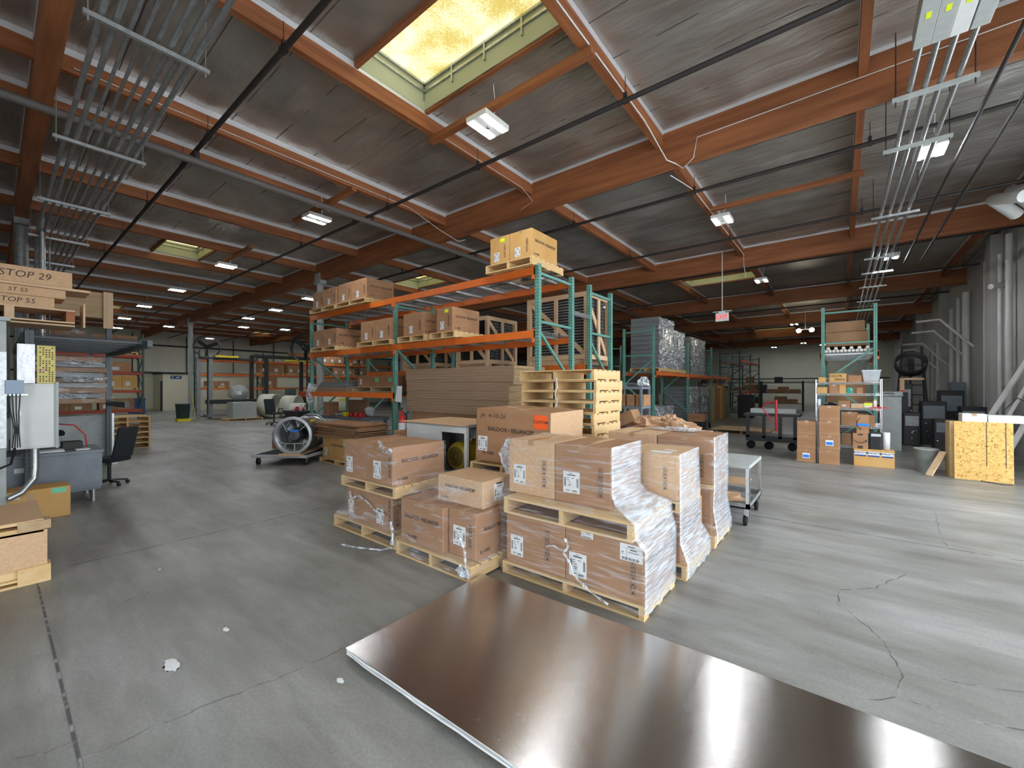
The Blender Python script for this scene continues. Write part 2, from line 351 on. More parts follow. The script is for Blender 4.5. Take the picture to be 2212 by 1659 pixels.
def wall_open(name, m, axis, at, a0, a1, z1, holes, th=.25, out=1):
    mb = MB(); cur = a0
    for (h0, h1, ht) in holes+[(a1, a1, 0)]:
        if h0 > cur:
            if axis == 'x': mb.box(min(at, at+out*th), max(at, at+out*th), cur, h0, 0, z1)
            else: mb.box(cur, h0, min(at, at+out*th), max(at, at+out*th), 0, z1)
        if h1 > h0:
            if axis == 'x': mb.box(min(at, at+out*th), max(at, at+out*th), h0, h1, ht, z1)
            else: mb.box(h0, h1, min(at, at+out*th), max(at, at+out*th), ht, z1)
        cur = h1
    return struct(name, mb, m)
wall_open('wall_left', M['wallp'], 'x', XL, YN, YF, 6.0, [], out=-1)
wall_open('wall_far', M['wallp'], 'y', YF, XL, XR, 6.0, [])
wall_open('wall_right', M['wall_gray'], 'x', XR, YN, YF, 6.0, [(.1, 10.5, 4.4)])
wall_open('wall_near', M['wall_gray'], 'y', YN, XL, XR, 6.0, [(-2.7, 1.5, 4.0)], out=-1)
# lighter band painted on the lower wall, pilasters
wb = MB().box(XL, XL+.01, YN+.2, YF-.2, .1, 2.25)
struct('trim_2', wb, M['wall_white'], 'cream painted band along the lower left wall')
for i, y in enumerate((16.2, 22.8, 29.4, 36)):
    struct('wall_right_pilaster', MB().box(XR-.22, XR, y-.25, y+.25, 0, 5.5), M['wall_gray'], 'grey concrete pilaster on the right wall')

# roof deck lined with foil: one panel per bay, hanging between the sub-purlins
cm = MB()
def bay(x0, x1, y0, y1, near):
    sy = max(2, int((y1-y0)/(.1 if near else .61))); sx = max(2, int((x1-x0)/(.16 if near else 1.2)))
    X = [x0+(x1-x0)*i/sx for i in range(sx+1)]; Y = [y0+(y1-y0)*j/sy for j in range(sy+1)]
    for s in SKYL:                                    # land grid lines on skylight edges
        if s[0] < x1 and s[1] > x0 and s[2] < y1 and s[3] > y0:
            for lst, a in ((X, s[0]), (X, s[1]), (Y, s[2]), (Y, s[3])):
                k = min(range(len(lst)), key=lambda q: abs(lst[q]-a)); lst[k] = a
    vs = []
    for y in Y:
        for x in X:
            u = abs(sin(pi*(y-y0)/.61)); e = min(1, (x-x0)/.3, (x1-x)/.3, (y-y0)/.25, (y1-y)/.25)
            z = ZC
            if near: z -= max(0, e)*u*(.035+.022*sin(x*3.1+y*1.3)*sin(y*4+x)+.016*sin(x*9+2*sin(y*5)))
            else: z -= .03*max(0, e)*u
            vs.append((x, y, z))
    n = len(X); fs = []
    for j in range(len(Y)-1):
        for i in range(len(X)-1):
            cx = (X[i]+X[i+1])/2; cy = (Y[j]+Y[j+1])/2
            if any(s[0] < cx < s[1] and s[2] < cy < s[3] for s in SKYL): continue
            a = j*n+i; fs.append((a, a+n, a+n+1, a+1))
    cm.add(vs, fs, 0, True)
    k = y0+.61
    while k < y1-.3:                                   # lapped seams between foil strips
        if near:
            sg = [s for s in SKYL if s[2] < k < s[3] and s[0] < x1 and s[1] > x0]
            xa, xb = x0, x1
            if sg: xb = sg[0][0]
            if xb-xa > .3: cm.box(xa+.02, xb-.02, k-.005, k+.005, ZC-.006, ZC+.01, 2)
        k += .61
for i in range(len(PX)-1):
    for j in range(len(GY)-1):
        x0, x1, y0, y1 = PX[i], PX[i+1], GY[j], GY[j+1]
        near = x0 > -17 and y1 < 14
        bay(x0, x1, y0, y1, near)
        for xx, sg in ((x0, 1), (x1, -1)):              # foil folded down on the timbers
            a = xx+sg*.046; cm.box(min(a, a+sg*.006), max(a, a+sg*.006), y0+.09, y1-.09, ZC-.075-.01*rng.random(), ZC, 1)
        for yy, sg in ((y0, 1), (y1, -1)):
            a = yy+sg*.081; cm.box(x0+.05, x1-.05, min(a, a+sg*.006), max(a, a+sg*.006), ZC-.05, ZC, 1)
o = cm.build('ceiling', [M['foil'], M['foil_edge'], M['seam']]); tag(o, 'crinkled silver foil insulation under the roof deck', kind='structure')
struct('roof', MB().box(XL-.2, XR+.2, YN-.2, YF+.2, 6.3, 6.4), M['gray'], 'hidden roof deck above the foil')

for j, y in enumerate(GY[1:-1]):
    struct('ceiling_girder', MB().box(XL, XR, y-.08, y+.08, 4.98, ZC+.3), M['glulam'][0], 'long stained laminated timber roof girder')
for i, x in enumerate(PX[1:-1]):
    for j in range(len(GY)-1):
        y0, y1 = GY[j]+.08, GY[j+1]-.08
        struct('ceiling_purlin', MB().box(x-.045, x+.045, y0, y1, 5.28, ZC+.2), M['glulam'][1], 'stained timber roof purlin between girders')
# steel columns with bearing plates
for x, y in ((-13, 6.53), (-13, .38), (-26.8, 6.53), (-26.8, .38), (-13, 19.9), (-26.8, 19.9), (-13, 33.3), (-26.8,33.3)):
    mb = MB().lathe([(.1,0),(.1,4.9)], 20, 0, Matrix.Translation((x, y, 0)))
    mb.box(x-.2, x+.2, y-.1, y+.1, 4.86, 4.98); mb.box(x-.16, x+.16, y-.1, y-.082, 4.98, 5.2); mb.box(x-.15, x+.15, y-.15, y+.15, 0, .015)
    struct('column', mb, M['gray'] if y != .38 else M['steel_dull'], 'round grey steel column carrying a roof girder')

# skylights: curb + glowing translucent panel + timber trimmers
SKN = ['large yellow glowing skylight over the middle of the warehouse', 'second yellow skylight further along the roof beyond the sprinkler pipe', 'small distant skylight far down the left bay',
  'yellow skylight above the red exit sign', 'skylight hidden behind the orange rack top, added for light', 'tiny skylight near the far end wall', 'orange lit skylight above the far orange racks',
  'distant skylight in the middle of the far roof, added for light', 'distant skylight beyond the brick coloured girder, added for light', 'narrow skylight over the rear aisle, added for light']
for k, (a, b, c, d) in enumerate(SKYL):
    t = thing('skylight', SKN[k], 'skylight', ((a+b)/2, (c+d)/2, ZC), group='roof skylights')
    hx, hy = (b-a)/2, (d-c)/2
    mb = MB(); zt = .36
    mb.box(-hx-.01, -hx, -hy, hy, -.03, zt); mb.box(hx, hx+.01, -hy, hy, -.03, zt); mb.box(-hx, hx, -hy-.01, -hy, -.03, zt); mb.box(-hx, hx, hy, hy+.01, -.03, zt)
    mb.build('curb', mat('curb_paint', (.42,.45,.3), .6) if k == 0 else bpy.data.materials['curb_paint'], t)
    fr = MB()
    for zz, i in ((.3, .012), (.2, .006)):
        fr.box(-hx, -hx+i+.02, -hy, hy, zz, zz+.03); fr.box(hx-i-.02, hx, -hy, hy, zz, zz+.03); fr.box(-hx, hx, hy-i-.02, hy, zz, zz+.03); fr.box(-hx, hx, -hy, -hy+i+.02, zz, zz+.03)
    for q in range(5): fr.box(-hx+q*2*hx/4-.012, -hx+q*2*hx/4+.012, hy-.03, hy, .1, .34)
    fr.build('frame', M['steel'], t)
    MB().box(-hx, hx, -hy, hy, .35, .37).build('panel', M['skylens'], t)
    for q in (hy+.01, -hy-.06): MB().box(-hx-.02, hx+.02, q, q+.05, -.07, .02).build('trimmer', M['glulam'][0], t)

# ---------------- lamps ----------------
def make_lamp():
    t = thing('high_bay_light', 'x', 'ceiling light', (0,0,0))
    b = MB().box(-.17,.17,-.23,.23,0,.07)
    b.build('housing', M['white'], t, bevel=.006)
    for s in (-1, 1): MB().box(s*.115-.042, s*.115+.042, -.215, .215, -.004, .002).build('lamp_lens', M['lens'], t)
    MB().lathe([(.02,-.012),(.024,0)], 12).build('sensor', M['black'], t)
    MB().tube([(0,.1,.07),(.01,.1,.2),(.05,.1,.27),(.05,.05,.56)], .006, 6).build('cord', M['white'], t)
    return t
lamp0 = make_lamp(); first = True
LAMPS = [((-3.6,4.02,4.98), 'bright lamp beside the large yellow skylight'), ((-8.3,4.1,4.98), 'lamp hanging left of the orange rack under the dark sprinkler pipe'),
 ((-13.5,4.1,4.98), 'lamp next to the second yellow skylight'), ((-22.9,4.0,4.98), 'lamp in front of the small distant skylight at the left'), ((-18.2,4.05,4.98),'lamp hidden among the dark left purlins'),
 ((-27.7,4.1,4.98), 'distant lamp above the cream office room'), ((-1.9,9.25,4.98), 'lamp on the timber stick right of the middle girder'), ((1.0,8.4,4.98), 'large lamp seen behind the four steel conduits'),
 ((-2.0,15.3,4.98), 'lamp right of the skylight above the exit sign'), ((1.0,14.6,4.98), 'lamp low behind the conduit supports'), ((-16,7.6,4.98), 'long lamp above the dark sprinkler pipe left of the rack'),
 ((-19.5,7.8,4.98), 'lamp over the back work bay'), ((-22.9,7.9,4.98), 'lamp over the black framed machine'), ((-25.7,10.8,4.98), 'far lamp near the orange lit skylight'),
 ((-26.5,8.9,4.98), 'lamp over the far orange racks'), ((-29.5,6.2,4.98), 'small lamp in front of the far left wall'), ((-32.5,4.5,4.98), 'pendant lamp over the far left racks'),
 ((-8.0,9.6,4.98), 'lamp peeking out left of the highest cartons'), ((-14,12,4.98), 'lamp hidden behind the orange rack'), ((-8,16,4.98), 'lamp over the rear aisle'),
 ((-2,27,4.98), 'far lamp over the aisle to the end wall'), ((-9,26,4.98), 'far lamp behind the wrapped grey stacks'), ((-20,16,4.98), 'far lamp over the rear racks'),
 ((-2.3,39,4.98), 'last lamp before the end wall'), ((-30,16,4.98),'lamp in the far back corner of the hall'), ((-4.5,41.5,4.98),'added lamp washing the far end wall, left of the aisle'), ((-1.2,41.5,4.98),'added lamp washing the far end wall, right of the aisle'),  # the pair washing the end wall is added to brighten it
 ((-34.5,9.5,4.98),'lamp close to the far left wall above the office room'), ((-34.5,16,4.98),'lamp close to the far left wall above the far orange rack')]
for (p, s) in LAMPS:
    o = lamp0 if first else dup(lamp0); first = False
    o.location = p; o['label'] = 'white LED high bay light with two strips, '+s if len(s.split()) < 8 else 'white LED '+s; o['group'] = 'LED high bay lights'
# timber sticks that carry the lamps
for a, b, s in (((-4.75,4.05),(-2.1,4.05),'beside the large skylight'), ((-2.1,9.2),(.3,9.2),'right of the middle girder'), ((-9.4,4.15),(-7.0,4.15),'left of the orange rack'), ((-14,4.2),(-12,4.5),'by the second skylight')):
    tag(MB().box(a[0], b[0], a[1]-.05, a[1]+.05, 5.2, 5.275).build('wooden_batten', M['glulam'][0]), 'orange stained wooden batten carrying a lamp '+s, 'batten')
# twin flood lamps
for k, p in enumerate(((-1.35, 24, 4.3),)):
    t = thing('floodlight', 'twin round white floodlight glowing over the rear aisle', 'floodlight', p)
    for s in (-1,1): MB().lathe([(0,-.05),(.1,-.05),(.1,0),(.05,.08)], 16, 0, Matrix.Translation((s*.25,0,0)) @ Matrix.Rotation(R(60),4,'X')).build('flood_lens', M['flood'], t)
    MB().box(-.3,.3,.05,.09,.02,.06).build('bracket', M['steel'], t); MB().tube([(0,.07,.05),(0,.07,1.2)], .012, 6).build('hanger', M['steel'], t)

# ---------------- pipes and conduit ----------------
def pipe(name, pts, r, m, label, cat='pipe', group=None, n=10):
    return tag(MB().tube(pts, r, n).build(name, m), label, cat, group)
def clamp_pipe(y, s):
    t = thing('sprinkler_pipe', s, 'sprinkler pipe', (0,y,5.12), group='sprinkler pipes across the roof')
    MB().tube([(XL+.1,0,0),(XR-.1,0,0)], .03, 10).build('pipe_run', M['pipe_dark'], t)
    for x in PX[8:-1]:
        h = MB().tube([(x+.12,0,.03),(x+.12,0,.3)], .005, 5); h.lathe([(.042,-.02),(.042,.02)], 10, 0, Matrix.Translation((x+.12,0,0)) @ Matrix.Rotation(R(90),4,'Y')); h.box(x+.1,x+.14,-.015,.015,.05,.1)
        h.build('hanger', M['pipe_dark'], t)
for y, s in ((1.9,'dark sprinkler pipe crossing the upper left, left of the large skylight'), (4.85,'dark sprinkler pipe passing under the lamp by the large skylight'), (7.9,'dark sprinkler pipe behind the middle girder'),
   (10.95,'dark sprinkler pipe just before the reddish rear girder'), (14.0,'dark sprinkler pipe beyond the reddish rear girder'), (17.6,'dark sprinkler pipe over the grey wrapped stacks'), (22,'distant dark sprinkler pipe near the floodlight')):
    clamp_pipe(y, s)
t = thing('sprinkler_main', 'thick grey sprinkler main running deep into the hall over the rack', 'sprinkler pipe', (-7.5,0,4.95))
MB().tube([(0,-3,0),(0,YF-.2,0)], .055, 14).build('pipe_run', M['pipe_gray'], t)
for y in (1.9,4.85,7.9,10.95): MB().tube([(0,y,0),(0,y,.17)], .035, 10).build('riser', M['pipe_dark'], t)
# eight conduits on the left, four on the right
for k in range(8):
    y = .56+.088*k; r = .015 if k in (2,3,4) else .023
    b = MB().tube([(XR-.6,y,4.64),(-12.4+.07*k,y,4.64),(-12.62+.07*k,y,4.56),(-12.7+.07*k,y,4.3),(-12.7+.07*k,y,.4)] if k < 3 else [(XR-.6,y,4.64),(-24-.2*k,y,4.64)], r, 10)
    tag(b.build('conduit', M['steel_dull']), 'galvanised conduit under the left roof, %s from the timber girder' % ['first','second','third','fourth','fifth','sixth','seventh','eighth'][k], 'conduit', 'left run of eight conduits')
for k, x in enumerate((-2.2,-4.7,-7.3,-9.9,-12.4,-14.9)):
    t = thing('strut_channel', 'steel strut with threaded rods under the left conduits, '+['above the camera side edge','topmost one in view','second one down','third one down','small one by the column','last faint one'][k], 'strut', (x,.87,4.58), group='strut supports of the left conduits')
    MB().box(-.02,.02,-.42,.42,-.02,.02).build('channel', M['steel'], t)
    for s in (-.39,.39): MB().tube([(0,s,-.06),(0,s,.95)], .006, 6).build('rod', M['steel'], t)
RX = (.58,.70,.82,.95)
for k, x in enumerate(RX):
    tag(MB().tube([(x,5.4,4.83),(x,30,4.83)], .026, 12).build('conduit', M['steel']), 'shiny conduit on the right, %s of four leaving the grey boxes' % ['first','second','third','fourth'][k], 'conduit', 'right run of four conduits')
    t = thing('junction_box', ['grey pull box above the first right conduit with yellow sticker','grey pull box above the second right conduit with slanted yellow sticker','beige grey pull box above the third right conduit','plain grey pull box above the fourth right conduit'][k], 'junction box', (x,4.8,4.76), group='pull boxes at the top right')
    MB().box(-.06,.06,-.6,.6,0,.16).build('box_body', [M['gray'],M['gray'],M['white'],M['gray']][k], t, bevel=.004)
    if k < 3: MB().box(-.018,.018,.12,.2,-.002,0).build('sticker', M['yellow_label'], t)
for k, y in enumerate((6.55,7.55,10.4,13.6,15.3,17.4,20.2)):
    t = thing('strut_channel', 'steel strut with rods under the right conduits, '+['nearest below the pull boxes','second below the pull boxes','behind the large lamp','low before the rear girder','just under the rear girder','further along in the haze','farthest faint one'][k], 'strut', (.77,y if y != 6.55 else 6.25,4.78), group='strut supports of the right conduits')
    MB().box(-.33,.33,-.02,.02,-.022,.022).build('channel', M['steel'] if k > 1 else M['gray'], t)
    for s in (-.3,.3): MB().tube([(s,0,-.08),(s,0,.75)], .006, 6).build('rod', M['pipe_dark'], t)
for x, s in ((1.3,'left one of the two dark pipes right of the conduits'), (1.62,'right one of the two dark pipes right of the conduits')):
    pipe('overhead_pipe', [(x,3,4.9),(x,15.5,4.9)], .022, M['pipe_dark'], 'thin dark overhead pipe, '+s, 'pipe')
# loose white cables on the timbers
def cable(pts, s, r=.006, m='white'): return pipe('cable', pts, r, M[m], s, 'cable', None, 6)
cable([(-2.13,.5,5.3),(-2.13,4.5,5.29),(-2.12,5.6,5.26),(-2.05,6.3,5.0),(-1.95,6.42,4.96)], 'white cable running along the purlin right of the skylight', .009)
cable([(-1.95,6.42,4.96),(-1.9,6.6,4.95),(-1.7,6.42,4.97),(-1.65,6.42,5.25),(2.9,6.42,5.3)], 'white cable looping over the middle girder')
cable([(-2.12,6.7,4.95),(-2.11,8,5.2),(-2.11,12.9,5.25),(-2.14,13.12,5.0),(-2.1,13.15,4.7)], 'white cable on the purlin behind the bright right lamp', .008)
cable([(-7.03,.6,5.33),(-7.03,5.4,5.33),(-7.0,6.2,5.1),(-6.7,6.5,4.85),(-6.6,6.62,4.9)], 'white cable along the left purlin bending to the girder')
cable([(-4.62,4.2,5.3),(-4.62,6.1,5.28),(-4.55,6.35,5.1),(-4.9,6.43,5.05)], 'thin curved white cable under the skylight purlin', .004)

# ---------------- cartons, labels, lettering ----------------
FONTS = {}
def lettering(text, parent, loc, face, size, m='ink', sx=1, name='lettering', bold=.012, align='CENTER', shear=0, roll=0):
    key = (text, m, bold, align, shear)
    if key not in FONTS:
        c = bpy.data.curves.new(name, 'FONT'); c.body = text; c.align_x = align; c.align_y = 'CENTER'; c.offset = bold; c.shear = shear
        c.materials.append(M[m]); c.resolution_u = 2
        tmp = bpy.data.objects.new('tmp', c); COL.objects.link(tmp); bpy.context.view_layer.update()
        FONTS[key] = bpy.data.meshes.new_from_object(tmp); FONTS[key].name = name
        if not FONTS[key].materials: FONTS[key].materials.append(M[m])
        bpy.data.objects.remove(tmp); bpy.data.curves.remove(c)
    o = bpy.data.objects.new(name, FONTS[key]); COL.objects.link(o); o.parent = parent; o.location = loc
    o.rotation_euler = {'-y': (R(90), 0, 0), '+x': (R(90), 0, R(90)), '+z': (0,0,0)}[face]
    if roll: o.rotation_euler.rotate_axis('Z', roll)
    o.scale = (size*sx, size, size); return o
def face_pt(face, hx, hy, u, v, off=.003):
    return (u, -hy-off, v) if face == '-y' else (hx+off, u, v)
def add_plate(mb, face, hx, hy, u, v, w, h, off, mi=0):
    if face == '-y': mb.box(u-w/2, u+w/2, -hy-off, -hy-off+.0015, v-h/2, v+h/2, mi)
    else: mb.box(hx+off-.0015, hx+off, u-w/2, u+w/2, v-h/2, v+h/2, mi)
def ship_label(parent, face, hx, hy, u, v, w, h, name='shipping_label', wide=False):
    mb = MB(); add_plate(mb, face, hx, hy, u, v, w, h, .002, 0); P = lambda a, b, c, d: add_plate(mb, face, hx, hy, u+a*w, v+b*h, c*w, d*h, .0035, 1)
    if wide:
        P(0,.36,.3,.05); P(.1,.18,.3,.05); P(-.38,0,.12,.04); P(-.38,-.1,.14,.02); P(.1,.03,.45,.03)
        for k in range(14): P(-.38+.055*k,-.36,.02+.02*(k%3==0),.16)
        P(.05,.26,.9,.01); P(-.2,0,.008,.5)
    else:
        P(0,.34,.5,.05); P(-.02,.42,.2,.02)
        for k in range(12): P(-.38,-.2+.035*k,.12,.02); P(.38,-.2+.035*k,.12,.02)
        for a, b, c in ((-.2,.2,.1),(-.2,.1,.1),(.1,.2,.16),(-.1,.02,.12),(-.1,-.1,.2),(-.1,-.17,.14)): P(a,b,c,.025)
        P(-.2,-.38,.25,.03); P(.2,-.38,.3,.03); P(.2,-.43,.3,.02)
    return mb.build(name, [M['paper'], M['ink']], parent)
def marks(parent, face, hx, hy, u, v, h):       # column of five boxed handling symbols
    mb = MB(); s = h/5
    def pl(a, b, c, d): add_plate(mb, face, hx, hy, u+a*s, v+b*s, c*s, d*s, .002)
    for k in range(5):
        c = 2-k
        for a, b, w, hh in ((0,.45,.84,.03),(0,-.45,.84,.03),(-.41,0,.03,.9),(.41,0,.03,.9)): pl(a, c+b, w, hh)
        if k == 0: [pl(x, c+.02, .07, .5) for x in (-.15,.15)]; [pl(x, c+.22, .2, .08) for x in (-.15,.15)]; pl(0, c-.3, .6, .06)
        if k == 1: [pl(x, c+q, .14, .28) for x, q in ((-.18,.1),(.18,.1),(-.18,-.2),(.18,-.2))]; pl(0, c-.05, .5, .08)
        if k == 2: pl(0, c+.12, .5, .14); pl(0, c+.22, .3, .08); pl(0, c-.1, .06, .4)
        if k == 3: pl(0, c+.15, .3, .3); [pl(x, c-.12, .1, .4) for x in (-.26,.26)]; pl(0, c-.32, .4, .07)
        if k == 4: pl(0, c+.12, .28, .2); pl(0, c-.12, .44, .2)
    return mb.build('printed_symbols', M['ink'], parent)
def carton(label, x0, x1, y0, y1, z0, z1, m='card', brand=None, bsize=.075, lab=(), mk=(), tape=True, group=None, rz=0, seam=None, cat='box', flaps=0, name='cardboard_box', by=None, bu=0):
    t = thing(name, label, cat, ((x0+x1)/2, (y0+y1)/2, z0), rz, group)
    hx, hy, h = (x1-x0)/2, (y1-y0)/2, z1-z0
    b = MB().box(-hx, hx, -hy, hy, 0, h); b.build('box_body', M[m], t, bevel=min(.009, hx*.06))
    if tape:
        tp = MB()
        if tape == 'y' : tp.box(-.03, .03, -hy-.0015, hy+.0015, h-.04, h+.0015)
        else: tp.box(-hx-.0015, hx+.0015, -.03, .03, h-.07, h+.0015)
        tp.build('packing_tape', M['tape'], t)
    if flaps:
        f = MB(); e = .004
        f.bar((-hx, -hy, h), (-hx, -hy-.0, h+.001), .001, .001)
        for s, (ax, L) in enumerate((('x', hx), ('x', hx))):
            d = -1 if s == 0 else 1
            f.add([(-hx, d*hy, h), (hx, d*hy, h), (hx, d*(hy+flaps*.6), h+flaps*.7), (-hx, d*(hy+flaps*.6), h+flaps*.7), (-hx, d*hy-e, h), (hx, d*hy-e, h), (hx, d*(hy+flaps*.6)-e, h+flaps*.7), (-hx, d*(hy+flaps*.6)-e, h+flaps*.7)],
                  [(0,1,2,3),(7,6,5,4),(2,6,7,3),(1,5,6,2),(0,3,7,4)])
        f.build('flap', M[m], t)
    if brand:
        for fc in (brand if isinstance(brand, (list, tuple)) else [brand]):
            lettering('BALDOR', t, face_pt(fc, hx, hy, bu-bsize*2.55, h*.62), fc, bsize, sx=1.1, bold=.018)
            lettering('• RELIANCEP', t, face_pt(fc, hx, hy, bu+bsize*2.35, h*.62), fc, bsize, sx=.92, bold=.022)
            lettering('by ABB', t, face_pt(fc, hx, hy, (-(hx if fc == '-y' else hy))*.66 if by is None else by, h*.16), fc, bsize*.85, bold=.006)
    for l in lab: ship_label(t, l[0], hx, hy, l[1], l[2], l[3], l[4], wide=len(l) > 5)
    for q in mk: marks(t, q[0], hx, hy, q[1], q[2], q[3])
    return t

# ---------------- pallets ----------------
PAL = {}
def pallet(label, x0, x1, y0, y1, z0, h=.13, nd=7, old=False, group=None, rz=0, run='y'):
    # stringers run along local y unless run == 'x'
    t = thing('wooden_pallet', label, 'pallet', ((x0+x1)/2, (y0+y1)/2, z0), rz, group)
    hx, hy = (x1-x0)/2, (y1-y0)/2; W3 = M['wood_old'] if old else M['wood']
    if run == 'x': a, b = hy, hx
    else: a, b = hx, hy
    def bx(mb, u0, u1, v0, v1, z0, z1): mb.box(u0, u1, v0, v1, z0, z1) if run == 'y' else mb.box(v0, v1, u0, u1, z0, z1)
    d = MB(); n = nd; w = .09
    for k in range(n):
        v = -b+w/2+k*(2*b-w)/(n-1); ww = w*(1.25 if k in (0, n-1) else 1)/2
        bx(d, -a, a, max(-b, v-ww), min(b, v+ww), h-.018, h)
    d.build('deck', W3[0 if run == 'y' else 1], t, bevel=.002)
    for s in (-a, -.02, a-.038):
        q = MB(); bx(q, s, s+.038, -b, b, .016, h-.018); q.build('stringer', W3[1 if run == 'y' else 0], t)
    d = MB()
    for v in (-b+w/2, 0, b-w/2): bx(d, -a, a, v-w/2, v+w/2, 0, .016)
    d.build('bottom_board', W3[0 if run == 'y' else 1], t)
    return t

# ---------------- stretch film ----------------
def film(label, loops, m='film', n=14, amp=.008, top=False, name='stretch_wrap', side=None, bottom_ragged=0):
    # loops: (x0,x1,y0,y1,z) from top to bottom; a thin wrinkled skin lofted between them
    mb = MB(); rings = []
    r2 = random.Random(len(label)*31+int(loops[0][0]*10))
    full = []
    for i in range(len(loops)-1):
        a, b = loops[i], loops[i+1]; k = max(1, int(abs(a[4]-b[4])/.035))
        for j in range(k): full.append([a[q]+(b[q]-a[q])*j/k for q in range(5)])
    full.append(list(loops[-1]))
    for gi, (x0, x1, y0, y1, z) in enumerate(full):
        pts = []
        for (p, q, nx, ny) in (((x0,y0),(x1,y0),0,-1), ((x1,y0),(x1,y1),1,0), ((x1,y1),(x0,y1),0,1), ((x0,y1),(x0,y0),-1,0)):
            for k in range(n):
                f = k/n; e = amp*(r2.random() if k else .3)
                zz = z-(bottom_ragged*r2.random() if gi == len(full)-1 else 0)
                pts.append((p[0]+(q[0]-p[0])*f+nx*e, p[1]+(q[1]-p[1])*f+ny*e, zz))
        rings.append(pts)
    N4 = 4*n; vs = [v for g in rings for v in g]
    fs = [(i*N4+k, (i+1)*N4+k, (i+1)*N4+(k+1)%N4, i*N4+(k+1)%N4) for i in range(len(rings)-1) for k in range(N4)]
    mb.add(vs, fs, 0, True)
    if side: mb.m = [1 if n <= (q % N4) < 2*n else 0 for q in range(len(fs))]  # right faces take the whiter film with the light painted in
    return tag(mb.build(name, [M[m], M[side or m]]), label, 'plastic wrap')
def crumple(label, c, size, m, seed, name='crumpled_plastic', cat='plastic wrap', n=9, flat=1.0, parent=None):
    r2 = random.Random(seed); mb = MB(); vs = []; fs = []
    for i in range(n+1):
        th = pi*i/n
        for j in range(2*n):
            ph = pi*j/n; k = .55+.6*r2.random()
            vs.append((c[0]*0+size[0]*k*sin(th)*cos(ph), size[1]*k*sin(th)*sin(ph), max(-size[2]*flat, size[2]*k*cos(th))+size[2]*flat))
    for i in range(n):
        for j in range(2*n):
            fs.append((i*2*n+j, (i+1)*2*n+j, (i+1)*2*n+(j+1)%(2*n), i*2*n+(j+1)%(2*n)))
    mb.add(vs, fs); o = mb.build(name, M[m], parent, loc=c)
    return tag(o, label, cat) if not parent else o

# ======================= FRONT GROUP =======================
ink5 = .3
# A: nearest two-high stack
pallet('pale pallet at floor level under the nearest stack beside the metal sheet', -2.3, -1.05, 2.76, 3.42, 0, h=.1)
carton('brown carton at the bottom left of the nearest stack, touching the metal sheet side', -2.28, -1.69, 2.79, 3.40, .1, .53, lab=[('-y',-.18,.15,.13,.17)], mk=[('-y',.13,.22,.26)], tape=None)
t = carton('brown carton at the bottom right of the nearest stack with three white labels', -1.685, -1.07, 2.79, 3.40, .1, .53, lab=[('-y',-.2,.14,.15,.18), ('-y',.225,.335,.165,.12,1), ('-y',-.12,.39,.1,.055,1)], mk=[('-y',.24,.16,.24)], brand='+x', bsize=.055)
pallet('pallet between the lower and upper cartons of the nearest stack', -2.26, -1.12, 2.73, 3.5, .53, h=.135)
carton('brown carton at the top left of the nearest stack, beside the light seam', -2.34, -1.86, 2.9, 3.48, .665, 1.135, m='card_light', tape='y', lab=[('-y',-.12,.17,.13,.17)], mk=[('-y',.14,.2,.24)])
carton('brown carton at the top right of the nearest stack behind glossy white film', -1.855, -1.36, 2.9, 3.48, .665, 1.135, tape='y', lab=[('-y',-.09,.17,.15,.17)], mk=[('-y',.165,.2,.24)], brand='+x', bsize=.055)
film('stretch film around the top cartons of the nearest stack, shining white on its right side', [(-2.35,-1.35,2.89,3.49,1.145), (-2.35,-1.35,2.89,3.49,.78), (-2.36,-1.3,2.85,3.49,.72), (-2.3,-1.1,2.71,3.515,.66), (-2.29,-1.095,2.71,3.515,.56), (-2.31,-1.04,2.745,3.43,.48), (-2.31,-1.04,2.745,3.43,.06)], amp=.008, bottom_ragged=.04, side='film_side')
crumple('torn tail of plastic film hanging at the left corner of the nearest top carton', (-2.47, 3.05, .78), (.09,.07,.16), 'film_bunch', 3)
def tail(label, pts, r, m='film_bunch'):
    r2 = random.Random(len(label)); P = []
    mb = MB(); n = len(pts)
    for i in range(n-1):
        a, b = Vector(pts[i]), Vector(pts[i+1])
        for k in range(5): P.append(a.lerp(b, k/5))
    P.append(Vector(pts[-1])); mb.tube(P, [r*(.2+.65*r2.random()) for _ in P], 6)
    return tag(mb.build('film_tail', M[m]), label, 'plastic wrap')
tail('twisted film tail over the label of the nearest stack', [(-1.66,2.74,.44),(-1.63,2.735,.38),(-1.67,2.73,.33),(-1.61,2.735,.26),(-1.58,2.735,.18),(-1.45,2.735,.1),(-1.3,2.735,.05)], .02)
tail('short side twist of film near the middle of the nearest stack', [(-1.83,2.738,.34),(-1.76,2.735,.36),(-1.68,2.735,.345)], .014)
